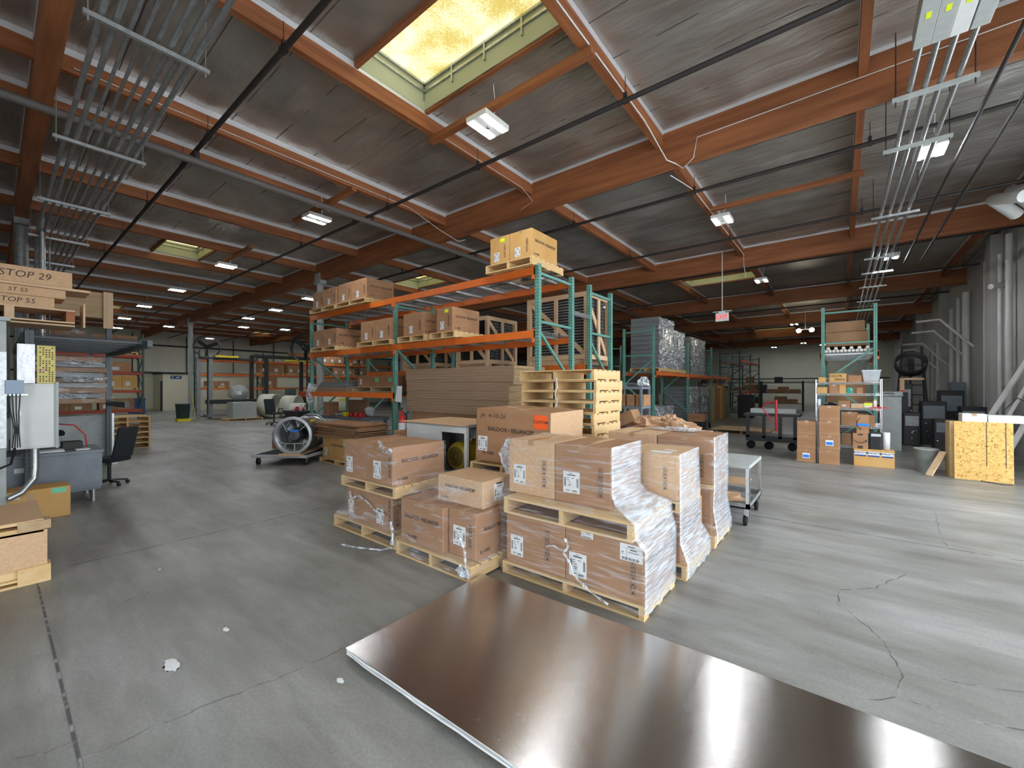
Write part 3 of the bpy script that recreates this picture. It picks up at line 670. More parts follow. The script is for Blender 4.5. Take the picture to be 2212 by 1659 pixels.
# D
pallet('pallet under the second wrapped stack on its right side', -2.1, -1.0, 3.56, 4.35, 0, h=.12, group='pallets of the wrapped stacks')
carton('lower brown carton of the second wrapped stack', -2.08, -1.06, 3.6, 4.3, .12, .55, brand='+x', bsize=.055)
pallet('thin pallet in the middle of the second wrapped stack', -2.1, -1.05, 3.56, 4.2, .55, h=.09)
t = carton('upper brown carton of the second wrapped stack with small white labels on its top', -2.08, -1.07, 3.57, 4.15, .64, 1.03, m='card_light', mk=[('-y',.4,.18,.2)], tape='y')
MB().box(.25,.42,-.25,-.15,.391,.393).build('top_label', M['paper'], t); MB().box(.32,.42,-.08,-.03,.391,.393).build('top_label', M['paper'], t)
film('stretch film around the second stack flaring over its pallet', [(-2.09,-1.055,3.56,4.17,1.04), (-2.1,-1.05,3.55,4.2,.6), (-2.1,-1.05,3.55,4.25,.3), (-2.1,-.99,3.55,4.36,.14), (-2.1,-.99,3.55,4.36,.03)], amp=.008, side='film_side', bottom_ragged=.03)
# E
pallet('pallet under the third wrapped stack near the steel cart', -2.1, -.98, 4.45, 5.15, 0, h=.12, group='pallets of the wrapped stacks')
carton('lower brown carton of the third wrapped stack behind the others', -2.08, -1.02, 4.47, 5.12, .12, .58, brand='+x', bsize=.055, mk=[('-y',.42,.25,.24)])
pallet('thin pallet in the middle of the third wrapped stack', -2.1, -1.0, 4.46, 5.13, .58, h=.04)
carton('upper right brown carton of the third wrapped stack by the cart', -1.55, -1.0, 4.46, 5.1, .62, 1.09, mk=[('-y',.17,.18,.24)], tape='y')
carton('upper left brown carton of the third wrapped stack, its top showing', -2.12, -1.56, 4.46, 5.1, .62, 1.09, m='card_light', tape='y')
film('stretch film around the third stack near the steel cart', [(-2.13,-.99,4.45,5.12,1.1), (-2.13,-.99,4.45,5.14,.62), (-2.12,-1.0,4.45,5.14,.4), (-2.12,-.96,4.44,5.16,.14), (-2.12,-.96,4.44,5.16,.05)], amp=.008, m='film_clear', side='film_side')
crumple('bunched clear film lying on the third stack', (-1.5, 4.95, 1.1), (.3,.12,.03), 'film_bunch', 5, flat=.2)
# B
pallet('pallet under the left front stack draped with torn film', -4.6, -3.42, 2.47, 3.25, 0, h=.13)
carton('lower left brown carton of the left front stack', -4.42, -4.0, 2.53, 3.2, .13, .5, lab=[('-y',-.12,.12,.11,.16)], tape=None)
carton('lower right brown carton of the left front stack', -3.995, -3.56, 2.53, 3.2, .13, .5, lab=[('-y',0,.12,.12,.16)], brand='+x', bsize=.055, mk=[('-y',.17,.2,.24)], tape=None)
pallet('upper pallet of the left front stack', -4.42, -3.42, 2.46, 3.22, .5, h=.11)
carton('upper left brown carton of the left front stack', -4.37, -3.95, 2.47, 3.15, .61, 1.0, m='card', lab=[('-y',-.1,.14,.12,.17)], tape='y')
carton('upper right brown carton of the left front stack with black lettering', -3.945, -3.47, 2.47, 3.15, .61, 1.0, m='card', lab=[('-y',-.03,.14,.13,.18)], brand='+x', bsize=.05, mk=[('-y',.19,.19,.22)], tape='y')
film('clear film over the left front stack, loose above its pallet', [(-4.38,-3.46,2.46,3.16,1.008), (-4.38,-3.46,2.46,3.16,.66), (-4.43,-3.41,2.45,3.23,.6), (-4.43,-3.41,2.45,3.23,.52), (-4.44,-3.54,2.52,3.22,.46), (-4.46,-3.53,2.51,3.22,.24), (-4.6,-3.42,2.46,3.26,.14), (-4.61,-3.41,2.45,3.26,.06)], m='film_clear', amp=.012, bottom_ragged=.05)
tail('curled ribbon of film on the lower left front cartons', [(-4.3,2.49,.44),(-4.24,2.48,.36),(-4.12,2.485,.42),(-3.95,2.49,.38),(-3.8,2.48,.32),(-3.62,2.48,.3)], .022)
tail('film knot at the top corner of the left front stack', [(-3.9,2.6,1.01),(-3.72,2.5,1.0),(-3.55,2.45,.95),(-3.47,2.45,.97)], .04)
tail('film strand lying on the floor before the left front pallet', [(-3.95,2.2,.012),(-3.75,2.25,.014),(-3.5,2.35,.02),(-3.41,2.42,.04)], .016)
crumple('white film scrap on the floor left of the left front stack', (-4.75, 2.72, 0), (.06,.05,.03), 'paper', 8, flat=.3, name='film_scrap')
tail('film gathered at the right corner of the left front pallet', [(-3.46,2.44,.28),(-3.43,2.44,.16),(-3.42,2.43,.06)], .03)
# C
pallet('pallet at floor level under the middle front cartons', -3.36, -2.36, 2.43, 3.3, 0, h=.13)
carton('wide brown carton lying on the middle front pallet, lettering on its front', -3.34, -2.74, 2.47, 3.2, .13, .53, brand='-y', bsize=.05, tape='y', by=-.12)
carton('brown carton right of the wide one on the middle front pallet', -2.73, -2.4, 2.53, 3.2, .13, .53, brand='+x', bsize=.05, lab=[('-y',-.03,.18,.15,.17)], mk=[('-y',.1,.2,.2)], tape='y')
t = carton('small brown carton on top of the middle front cartons', -3.02, -2.44, 2.66, 3.1, .53, .77, brand='-y', bsize=.04, lab=[('+x',0,.12,.14,.15)], tape=None, m='card_light')
MB().box(.291,.294,-.04,.04,.19,.205).build('hand_hole', M['black'], t)
carton('small brown carton hidden behind the topmost middle carton', -2.95, -2.42, 3.12, 3.45, .53, .8, m='card_light', tape=None) if 0 else None
film('clear film slanting over the middle front cartons', [(-3.03,-2.43,2.65,3.11,.775), (-3.03,-2.43,2.65,3.11,.68), (-3.35,-2.39,2.46,3.21,.54), (-3.35,-2.39,2.46,3.21,.2), (-3.37,-2.36,2.42,3.28,.12), (-3.37,-2.36,2.42,3.28,.05)], m='film_clear', amp=.014, bottom_ragged=.04)
def sheet(label, a, b, c, d, m='film_clear', n=14, amp=.012):
    r2 = random.Random(len(label)); a, b, c, d = map(Vector, (a, b, c, d)); nrm = (b-a).cross(d-a).normalized(); vs = []
    for j in range(n+1):
        for i in range(n+1):
            u, v = i/n, j/n; p = a*(1-u)*(1-v)+b*u*(1-v)+c*u*v+d*(1-u)*v; vs.append(p+nrm*(r2.random()-.5)*amp*(4*u*(1-u)+.2))
    return tag(MB().add(vs, [(j*(n+1)+i, j*(n+1)+i+1, (j+1)*(n+1)+i+1, (j+1)*(n+1)+i) for j in range(n) for i in range(n)], 0, True).build('film_sheet', M[m]), label, 'plastic wrap')
sheet('taut triangular sheet of clear film left of the small top middle carton', (-3.36,2.455,.545), (-2.44,2.64,.56), (-2.46,2.64,.62), (-3.04,2.64,.78))
sheet('loose clear film skirt over the left front pallet', (-4.58,2.44,.14), (-3.42,2.44,.14), (-3.55,2.5,.34), (-4.42,2.51,.26), 'film_clear')
sheet('loose clear film hanging below the middle front cartons', (-3.36,2.42,.03), (-2.5,2.42,.0), (-2.42,2.44,.2), (-3.3,2.45,.2), 'film_clear')
crumple('bunched film at the right foot of the middle front pallet', (-2.45, 2.45, .03), (.09,.06,.07), 'film_bunch', 12, flat=.4)
tail('film strands hanging from the right corner of the middle cartons', [(-2.5,2.44,.34),(-2.44,2.44,.24),(-2.42,2.43,.12),(-2.37,2.42,.05)], .02)

# metal sheet on a thin white backed stack
t = thing('metal_sheet', 'large shiny brushed metal sheet lying on the floor in front of the cartons', 'metal sheet', (-.77, 1.94, 0), R(1.2))
mb = MB(); nx, ny = 40, 12; vs = []
for j in range(ny+1):
    for i in range(nx+1):
        x = -1.53+3.06*i/nx; y = -.61+1.22*j/ny
        vs.append((x, y, .062+.006*sin(x*2.1+.6)+.004*sin(y*5+x)))
mb.add(vs, [(j*(nx+1)+i, j*(nx+1)+i+1, (j+1)*(nx+1)+i+1, (j+1)*(nx+1)+i) for j in range(ny) for i in range(nx)], 0, True)
o = mb.build('sheet', M['brushed'], t)
uv = o.data.uv_layers.new(name='UVMap')
for l in o.data.loops: v = o.data.vertices[l.vertex_index].co; uv.data[l.index].uv = (v.x/3.2+.5, v.y/3.2+.5)
mb = MB(); r2 = random.Random(4)
MB().box(-1.48,1.48,-.55,.58,0,.022).build('skid_board', M['wood_old'][0], t)
for (z0, z1, off) in ((.022,.033,.0),(.036,.041,.016),(.043,.051,.004)):
    n = 30; vs = []
    for i in range(n+1):
        x = -1.53+3.06*i/n; w = off*sin(i*.5)+.007*r2.random()
        vs += [(x, -.6-w, z0), (x, -.6-w, z1), (x, .605, z0), (x, .605, z1)]
    fs = []
    for i in range(n):
        a = i*4; fs += [(a, a+4, a+5, a+1), (a+1, a+5, a+7, a+3), (a+2, a+3, a+7, a+6), (a, a+2, a+6, a+4)]
    fs += [(0,1,3,2), (n*4, n*4+2, n*4+3, n*4+1)]
    mb.add(vs, fs)
mb.build('protective_film', M['paper'], t)

# F: large tilted carton and what carries it
pallet('pallet hidden behind the middle cartons carrying the large carton', -3.4, -2.5, 3.62, 4.5, 0, h=.13)
carton('plain brown carton under the large custom carton', -3.38, -2.5, 3.66, 4.45, .13, .6, m='card_dark', tape=None)
pallet('pallet directly under the large custom carton', -3.46, -2.5, 3.55, 4.45, .6, h=.12)
t = carton('large brown carton with an orange custom sticker and handwriting, on top of its pile', -3.43, -2.47, 3.6, 4.5, .735, 1.34, m='card', brand='-y', bsize=.062, by=-.3, lab=[('-y',-.38,.2,.13,.17)], tape='y', rz=R(7), bu=-.02)
t.rotation_euler = (0, R(2), R(7))
mb = MB(); add_plate(mb, '-y', .48, .45, .37, .5, .16, .15, .004); mb.build('sticker', M['orange_label'], t)
lettering('CUSTOM', t, (.37, -.4555, .5), '-y', .042, bold=.02); lettering('JA  4-10-26', t, (-.25,-.453,.525), '-y', .075, bold=-.004, shear=.2)
MB().box(.481,.487,-.45,.45,.0,.605).build('side_flap', M['card_light'], t)
MB().box(-.35,-.2,.0,.03,.606,.608).build('top_label', M['paper'], t)
# light panel face of a second carton end
carton('pale brown carton end right of the orange custom sticker', -2.44, -2.36, 3.72, 4.55, .0, 1.33, m='card_light', tape=None) if 0 else None

# white steel cabinet on its side, with the golden motor
t = thing('steel_cabinet', 'pale grey steel cabinet frame open on the right, cardboard on top', 'cabinet', (-4.15, 4.0, 0))
MB().box(-.58,.58,-.4,.4,1.1,1.13).build('top_panel', M['gray'], t)
MB().box(-.58,.12,-.4,-.38,.3,1.1).build('front_panel', M['white'], t)
MB().box(-.58,-.56,-.38,.4,0,1.1).build('side_panel', M['white'], t)
MB().box(-.56,.54,.38,.4,.3,1.1).build('back_panel', M['white'], t)
MB().box(-.56,.55,-.38,.38,.5,.53).build('shelf', M['gray'], t)
MB().box(.54,.58,-.4,-.36,0,1.1).build('corner_post', M['white'], t); MB().box(.54,.58,.36,.4,0,1.1).build('corner_post', M['white'], t); f = MB().box(-.58,.58,-.41,-.4,1.03,1.1)
for k in range(6): f.box(-.5+.2*k,-.49+.2*k,-.413,-.41,1.06,1.07)
f.build('frame', M['white'], t)
for k in range(3): MB().tube([(.16+.1*k,.2,1.1),(.2+.13*k,.1,.55)], .014, 8).build('strut', M['steel'], t)
tag(MB().box(-4.78,-3.55,3.5,4.45,1.13,1.136).build('cardboard_sheet', M['card_light'], None), 'flat cardboard sheet curling on top of the pale steel cabinet', 'cardboard sheet')
t = thing('electric_motor', 'shiny golden electric motor inside the pale steel cabinet', 'motor', (-3.8, 3.82, .53), R(6))
RX = Matrix.Translation((0,0,.2)) @ Matrix.Rotation(R(90), 4, 'X')
MB().lathe([(0,.2),(.1,.2),(.15,.19),(.175,.16),(.18,.12),(.18,.0)], 28, 0, RX).build('fan_cowl', M['gold'], t)
g = MB()
for k in range(5): g.lathe([(.02+.022*k,.204),(.028+.022*k,.206),(.03+.022*k,.204)], 24, 0, RX)
g.build('grille', M['black'], t)
b = MB().lathe([(.16,.0),(.165,-.02),(.165,-.28),(.14,-.32),(0,-.32)], 28, 0, RX)
for k in range(16): a = 2*pi*k/16; b.bar((.17*cos(a),.02,.2+.17*sin(a)),(.17*cos(a),.28,.2+.17*sin(a)), .006, .03)
b.build('motor_body', M['gold'], t); MB().box(.1,.2,.0,.16,.12,.24).build('terminal_box', M['gold'], t, bevel=.01)
f = MB(); f.box(-.14,-.07,.0,.24,0,.06); f.box(.07,.14,0,.24,0,.06); f.build('foot', M['gold'], t); MB().tube([(0,.1,.36),(-.025,.1,.4),(0,.1,.43),(.025,.1,.4),(0,.1,.36)], .007, 6).build('lifting_eye', M['steel'], t)
carton('plain brown carton left of the pale steel cabinet', -5.25, -4.85, 3.75, 4.3, 0, .95, m='card', tape=None)

# tower of pallets beside the rack end
zz = 0
for k in range(13):
    dx = rng.uniform(-.015,.015)
    wds = 'floor level' if k == 0 else 'second from the floor' if k == 1 else ['third','fourth','fifth','sixth'][k-2]+' from the floor' if k < 6 else ['seventh','sixth','fifth','fourth','third','second','']
    wd = wds if isinstance(wds, str) else (wds[k-6]+' from the top' if k < 12 else 'topmost')
    pallet('pale wooden pallet of the tall tower by the rack end, '+wd, -3.6+dx, -2.42+dx, 4.72+dx, 5.5+dx, zz, h=.14, nd=6, group='tall tower of pallets'); zz += .1405
tag(MB().tube([(-2.98,4.7,1.72),(-2.96,4.69,1.6),(-3.0,4.69,1.5),(-2.96,4.69,1.42),(-2.99,4.69,1.3)], .008, 6).build('string', M['paper']), 'white plastic strip hanging on the front of the pallet tower', 'plastic strip')

# ======================= PALLET RACKS =======================
def rack(label, origin, rz, bays, depth, H, levels, pm='green', bm='orange', deck=True, group=None, brm='green_plain', Hs=None, bh=.12, sup=6):
    # levels: list of (bay index, beam top height)
    t = thing('pallet_rack', label, 'pallet rack', (*origin, 0), rz, group)
    xs = [0]
    for b in bays: xs.append(xs[-1]+b)
    L = xs[-1]
    for i, x in enumerate(xs):
        h = Hs[i] if Hs else H
        for y in (.035, depth-.035):
            MB().box(-.04,.04,-.035,.035,0,h).build('upright', M[pm], t, loc=(x, y, 0), bevel=.003)
            if y < .1 or 1: MB().box(-.06,.06,-.05,.05,0,.008).build('foot_plate', M[pm], t, loc=(x, y, 0))
        zz = .18; up = True; b = MB(); mk = MB()
        hs = [q for q in (.18,) ] + [h-.14, h-.9]
        for q in hs: b = MB().bar((x,.06,q),(x,depth-.06,q),.035,.04); b.build('brace', M[brm], t)
        z = h-1.05; y0 = True
        while z > .9:
            a, c = (.06, depth-.06) if y0 else (depth-.06, .06)
            MB().bar((x,a,z),(x,c,z-.78),.035,.04).build('brace', M[brm], t); z -= .8; y0 = not y0
    for (i, z) in levels:
        x0, x1 = xs[i], xs[i+1]
        e0 = x0+(.042 if i == 0 else .001); e1 = x1-(.042 if i == len(bays)-1 else .001)
        for (ya, yb) in ((-.03, .02), (depth-.02, depth+.03)):
            q = MB().box(e0, e1, ya, yb, z-bh, z); q.box(e0, e0+.035, ya-.004, yb, z-bh-.07, z+.02); q.box(e1-.035, e1, ya-.004, yb, z-bh-.07, z+.02)
            q.build('beam', M[bm], t)
        if deck:
            g = MB(); n = int((x1-x0-.1)/.075)
            for k in range(n+1): xx = x0+.05+k*(x1-x0-.1)/n; g.box(xx-.003, xx+.003, .0, depth, z+.001, z+.007)
            for k in range(9): yy = .03+k*(depth-.06)/8; g.box(x0+.04, x1-.04, yy-.003, yy+.003, z-.004, z+.002)
            g.build('wire_deck', M['steel_dull'], t)
            for k in range(sup):
                xx = x0+.3+k*(x1-x0-.6)/(sup-1); MB().box(xx-.028, xx+.028, .02, depth-.02, z-.045, z-.005).build('deck_support', M['steel'], t)
    return t
r1 = rack('long rack with bright orange beams and green posts in the middle', (-11.08, 5.30), 0, [3.68, 3.68], 1.09, 3.53, [(0,1.48),(0,2.49),(1,2.49),(0,3.48),(1,3.48)], Hs=[3.45,3.45,3.53])
r2_ = rack('second green rack standing back to back behind the orange one, holding timber crates', (-11.08, 6.98), 0, [3.68, 3.68], .97, 3.5, [(0,2.03),(1,2.03)], Hs=[3.4,3.3,3.52])
for x in (-3.72, -7.4): MB().box(x-.02, x+.02, 6.38-5.30, 6.99-5.30, 2.87, 2.95).build('row_spacer', M['steel'], r1, loc=(11.08, 0, 0)) if 0 else MB().box(x+11.06, x+11.10, 1.08, 1.69, 2.87, 2.95).build('row_spacer', M['steel'], r1)

DK = .007
def pair(names, xs, y0, y1, z, h, pz, g, brand_last=True, stick=None, m='card', ov=.04):
    # a pallet with cartons in a row on it; names: pallet label then carton labels
    pallet(names[0], xs[0]-ov, xs[-1]+ov, y0-.07, y1+.12, z, h=pz, group=g+' pallets')
    for k in range(len(xs)-1):
        t = carton(names[k+1], xs[k], xs[k+1]-.008, y0, y1, z+pz, z+pz+h, m=m, brand='+x' if (k == len(xs)-2 and brand_last) else None, bsize=.06,
               lab=[('-y', -.06, h*.28, .11, .15)], mk=[('-y', (xs[k+1]-xs[k])/2-.1, h*.45, .22)], tape='y', group=g)
        if stick == k: 
            mb = MB(); add_plate(mb, '-y', 0, (y1-y0)/2, .06, h*.85, .1, .06, .003); mb.build('sticker', M['yellow_label'], t)
zt, zm, zl = 3.48+DK, 2.49+DK, 1.48+DK
G = 'brown cartons on the orange rack'
pair(['pallet on the left end of the rack top','leftmost brown carton on the rack top','second brown carton from the left on the rack top'], [-10.78,-10.2,-9.6], 5.22, 5.92, zt, .44, .11, G)
pair(['pallet on the rack top just left of the middle post','third brown carton from the left on the rack top','brown carton on the rack top with lettering, left of the middle post'], [-9.52,-8.92,-8.29], 5.22, 5.94, zt, .46, .11, G)
pair(['overhanging pale pallet at the right end of the rack top','highest left carton with a yellow sticker at the right end of the rack','highest right carton with lettering at the right end of the rack'], [-4.62,-4.2,-3.75], 5.22, 5.95, zt, .46, .13, G, stick=0, m='card_gold')
pair(['pallet on the left end of the middle rack level','brown carton at the left end of the middle rack level','brown carton second from the left on the middle rack level'], [-10.78,-10.2,-9.62], 5.24, 5.92, zm, .44, .11, G)
pair(['pallet beside the middle post on the middle rack level','brown carton touching the middle rack post from the left','brown carton just behind the middle rack post'], [-8.57,-8.0,-7.4], 5.24, 5.95, zm, .46, .11, G)
pair(['pallet right of the middle post on the middle rack level','brown carton with a small blue sticker on the middle rack level'], [-7.0,-6.38], 5.24, 5.95, zm, .46, .12, G, ov=.12)
pair(['pale pallet ending at the timber crate on the middle rack level','brown carton with a yellow sticker on the middle rack level, the rightmost one'], [-5.99,-5.55], 5.24, 5.96, zm, .46, .12, G, stick=0, ov=.12)
# low level
pallet('old pallet on the low rack level right of the grey bundle', -9.4, -7.75, 5.5, 6.35, zl, h=.12, old=True)
for k in range(3):
    t = carton(['brown taped carton with a white label on the low rack level','brown carton with a green sticker on the low rack level','brown carton by the middle post with a green sticker'][k], -9.3+.52*k, -8.8+.52*k, 5.6, 6.2, zl+.12, zl+.38, m='card', lab=[('-y',-.1,.12,.1,.14)] if k == 0 else [], tape='y')
    if k: 
        mb = MB(); add_plate(mb, '-y', .25, .3, .05, .16, .14, .09, .003); mb.build('sticker', M['green_label'], t)
t = thing('wrapped_bundle', 'long grey panel bundle in clear film on the low rack level', 'bundle', (-10.2, 5.75, zl))
for k in range(5): MB().box(-.8+.03*k, .75-.05*k, -.36+.02*k, .34, .05*k, .05*k+.045).build('panel', M['graywrap'] if k > 1 else M['card_dark'], t)
crumple('clear film spilling down the left end of the low rack level', (-11.05, 5.28, 1.1), (.12,.1,.3), 'film_bunch', 21)
# flattened cartons in the right bay
t = thing('cardboard_stack', 'tall stack of flattened brown corrugated cardboard under the rack', 'cardboard stack', (-5.76, 5.9, 0))
r3 = random.Random(2)
for k in range(16):
    d = .02*r3.random()+.004*k; xe = 1.34+d+(.08 if k > 9 else 0); q = MB().box(-1.36-d*.5, xe-.004, -.47-.012*r3.random(), .45, 1.1+.054*k, 1.1+.054*k+.052)
    q.box(xe-.004, xe, -.465, .445, 1.101+.054*k, 1.1+.054*k+.05, 1); q.build('bundle_of_sheets', [M['corr'], M['corr_light']], t, rz=R(.6)*(r3.random()-.5))
carton('wide brown carton under the stack of flattened cardboard', -7.0, -4.5, 5.45, 6.3, .14, 1.098, m='card_dark', tape='y')
pallet('wide pallet under the flattened cardboard stack', -7.05, -4.45, 5.42, 6.35, 0, h=.138, nd=12)
tag(MB().add([(-7.3,5.25,1.3),(-7.08,5.25,1.28),(-7.05,5.24,1.62),(-7.26,5.27,1.62),(-7.3,5.254,1.3),(-7.08,5.254,1.28),(-7.05,5.244,1.62),(-7.26,5.274,1.62)], [(0,1,2,3),(7,6,5,4),(0,4,5,1),(2,6,7,3),(1,5,6,2),(0,3,7,4)]).build('paper_sign', M['paper']), 'white paper notice hanging at the corner of the cardboard stack', 'paper notice')
t = thing('fire_extinguisher', 'red fire extinguisher beside the middle rack post', 'fire extinguisher', (-6.98, 5.2, .62), R(10))
MB().lathe([(0,0),(.07,0),(.075,.02),(.075,.33),(.05,.4),(.025,.42),(.025,.46),(0,.46)], 18).build('cylinder', M['red'], t); MB().lathe([(.0765,.1),(.0765,.26)], 18).build('label_band', M['paper'], t)
h = MB().box(-.015,.015,-.12,.03,.47,.485); h.box(-.02,.02,-.03,.03,.44,.49); h.build('handle', M['red'], t); MB().tube([(0,.03,.46),(.07,.05,.4),(.09,.02,.1)], .012, 8).build('hose', M['rubber'], t)
carton('brown carton carrying the red fire extinguisher', -7.2, -6.6, 4.95, 5.25, 0, .62, m='card', tape=None)

# timber crates with black wire mesh on rack 2
def crate(label, x0, x1, y0, y1, z0, z1, louver=False):
    t = thing('timber_crate', label, 'crate', ((x0+x1)/2, (y0+y1)/2, z0)); hx, hy, h = (x1-x0)/2, (y1-y0)/2, z1-z0; w = .08
    for sx in (-1,1):
        for sy in (-1,1): MB().box(sx*hx-(w if sx > 0 else 0), sx*hx+(0 if sx > 0 else w), sy*hy-(w if sy > 0 else 0), sy*hy+(0 if sy > 0 else w), 0, h).build('corner_post', M['lumber'][2], t)
    for z in (.1, h-.09):
        MB().box(-hx+w, hx-w, -hy, -hy+.04, z, z+.09).build('rail', M['lumber'][0], t); MB().box(hx-.04, hx, -hy+w, hy-w, z, z+.09).build('rail', M['lumber'][1], t)
        MB().box(-hx+w, hx-w, hy-.04, hy, z, z+.09).build('rail', M['lumber'][0], t)
    MB().box(-.04,.04,-hy-.001,-hy+.03,.19,h-.09).build('middle_stud', M['lumber'][2], t); MB().box(hx-.03,hx+.001,-.04,.04,.19,h-.09).build('middle_stud', M['lumber'][2], t)
    MB().bar((-hx+w,-hy+.05,h-.1),(hx-w,-hy+.05,.2),.09,.025,up=(0,1,0)).build('diagonal_brace', M['lumber'][0], t); MB().bar((hx-.05,-hy+w,h-.1),(hx-.05,hy-w,.2),.09,.025,up=(1,0,0)).build('diagonal_brace', M['lumber'][1], t)
    MB().box(-hx+.1,hx-.12,-hy+.12,hy-.08,.14,h-.06).build('coil_block', M['black'], t)
    g = MB()
    if louver:
        k = .2
        while k < h-.1: g.box(-hx+w,hx-w,-hy+.09,-hy+.115,k,k+.025); k += .055
    else:
        k = -hx+w
        while k < hx-w: g.box(k,k+.012,-hy+.09,-hy+.1,.19,h-.09); k += .07
        k = .2
        while k < h-.1: g.box(-hx+w,hx-w,-hy+.088,-hy+.1,k,k+.012); k += .07
    g.build('front_grille', M['steel_dull'] if louver else M['dark'], t)
    g = MB(); k = -hy+w
    while k < hy-w: g.box(hx-.1,hx-.085,k,k+.014,.19,h-.09); k += .07
    k = .2
    while k < h-.1: g.box(hx-.1,hx-.085,-hy+w,hy-w,k,k+.014); k += .07
    g.build('side_grille', M['steel_dull'], t)
    for yy in (-hy+.1, 0, hy-.1): MB().box(-hx,hx,yy-.04,yy+.04,0,.1).build('skid', M['lumber'][0], t)
z2 = 2.03+DK
crate('timber crate with black mesh left of the green end post', -7.3, -6.28, 7.0, 8.1, z2, 3.22)
crate('timber crate with dark louvres directly behind the green end post', -5.18, -3.76, 7.02, 8.0, z2, 3.42, True)
crate('timber crate mostly hidden behind the middle level cartons', -9.4, -8.2, 7.02, 8.0, z2, 3.2)
# things under the left bay
t = thing('work_table', 'dark steel table under the left bay of the orange rack', 'table', (-10.0, 5.9, 0))
MB().box(-1.0,1.0,-.4,.4,.78,.84).build('table_top', M['bluegray'], t)
for sx in (-.93,.93):
    for sy in (-.34,.34): MB().box(sx-.03,sx+.03,sy-.03,sy+.03,0,.78).build('leg', M['bluegray'], t)
MB().box(-.95,.95,-.36,.36,.15,.18).build('lower_shelf', M['steel_dull'], t)
def roll(label, c, r, w, m, ax='x', cat='roll', name='tape_roll', group=None):
    mt = Matrix.Rotation(R(90), 4, 'Y') if ax == 'x' else Matrix.Rotation(R(90), 4, 'X') if ax == 'y' else Matrix()
    mb = MB().lathe([(r*.5,-w/2),(r,-w/2),(r,w/2),(r*.5,w/2),(r*.5,-w/2)], 20, 0, mt)
    return tag(mb.build(name, M[m], loc=c), label, cat, group)
for k, (dx, m, s) in enumerate(((-.1,'yellow','yellow roll left one on the dark table under the rack'),(.0,'yellow','yellow roll right one on the dark table under the rack'),(.28,'red','red roll leftmost on the dark table under the rack'),(.5,'red','red roll in the middle on the dark table'),(.72,'red','red roll rightmost on the dark table'))):
    roll(s, (-10.0+dx, 5.7, .9), .06, .09, m, 'x')
crumple('white plastic bag slumped on the dark table under the rack', (-9.55, 6.1, .84), (.16,.12,.13), 'paper', 31, cat='bag', name='plastic_bag')
crumple('white and blue wrappers at the left of the dark table', (-10.45, 5.75, .84), (.14,.1,.04), 'tub', 32, cat='bag', name='plastic_bag')
for k in range(4): carton('small brown carton in the column at the left end of the dark table, '+['lowest','second from below','third from below','topmost'][k], -10.98, -10.72, 5.6, 5.9, .84+.09*k, .84+.09*k+.088, m='card', tape='y')
carton('dark brown carton at the rear of the dark table under the rack', -10.7, -9.85, 6.14, 6.28, .84, 1.25, m='card_dark', tape=None)
tag(MB().box(-8.6, -7.55, 6.42, 6.46, 0, 1.42).build('board', M['white']), 'white board standing behind the low rack bay', 'board')
t = thing('cardboard_heap', 'untidy heap of dark flattened cartons on a brown carton before the rack', 'cardboard stack', (-8.25, 4.75, .56), R(6))
for k in range(13): MB().box(-.75+.15*rng.random(), .7+.16*rng.random(), -.4+.1*rng.random(), .36+.1*rng.random(), .022*k, .022*k+.018).build('flattened_carton', M['card_dark'] if k % 3 else M['card'], t, rz=R(rng.uniform(-4,4)))
carton('brown carton with a white label under the heap of flattened cartons', -8.75, -7.55, 4.45, 5.1, .1, .56, m='card_gold', lab=[('-y',-.45,.13,.13,.17)], tape='y', brand='-y', bsize=.05)
pallet('low pallet under the brown carton with the cardboard heap', -8.8, -7.5, 4.4, 5.15, 0, h=.1)

# dolly and fan
t = thing('platform_dolly', 'low black platform dolly on casters carrying the steel fan', 'dolly', (-9.45, 4.28, 0), R(36))
MB().box(-.56,.56,-.75,.75,.17,.2).build('deck', M['rubber'], t)
f = MB(); f.box(-.57,.57,-.77,-.74,.15,.21); f.box(-.57,.57,.74,.77,.15,.21); f.box(-.59,-.56,-.77,.77,.15,.21); f.box(.56,.59,-.77,.77,.15,.21); f.build('rim', M['galv_bright'], t)
for sx in (-.5,.5):
    for sy in (-.66,.66):
        c = MB().lathe([(0,-.02),(.06,-.02),(.06,.02),(0,.02)], 16, 0, Matrix.Translation((sx,sy,.06)) @ Matrix.Rotation(R(90),4,'Y')).build('wheel', M['rubber'], t)
        b = MB().box(sx-.03,sx-.025,sy-.03,sy+.03,.04,.15); b.box(sx+.025,sx+.03,sy-.03,sy+.03,.04,.15); b.box(sx-.03,sx+.03,sy-.03,sy+.03,.14,.15); b.build('caster_fork', M['steel'], t)
t = thing('fan_cradle', 'thin wooden board under the steel fan on the dolly', 'board', (-9.2, 4.25, .2), R(42))
MB().box(-.22,.22,-.62,.62,0,.02).build('board', M['lumber'][1], t); MB().box(-.22,.22,-.66,-.6,.0,.045).build('cleat', M['lumber'][0], t); MB().box(-.22,.22,.5,.56,.02,.045).build('cleat', M['lumber'][0], t)
t = thing('axial_fan', 'shiny steel duct fan with a dark hub lying on the dolly', 'fan', (-9.18, 4.22, .6), R(43))
FM = Matrix.Rotation(R(90), 4, 'X')
MB().lathe([(.345,.5),(.375,.5),(.375,.47),(.345,.47),(.345,-.47),(.375,-.47),(.375,-.5),(.335,-.5),(.335,.5),(.345,.5)], 40, 0, FM).build('housing', M['steel'], t); MB().lathe([(.335,.504),(.39,.504),(.39,.47),(.376,.47)], 40, 0, FM).build('front_flange', M['galv_bright'], t); MB().lathe([(.376,-.46),(.39,-.46),(.39,-.5),(.34,-.502)], 40, 0, FM).build('rear_flange', M['galv_bright'], t)
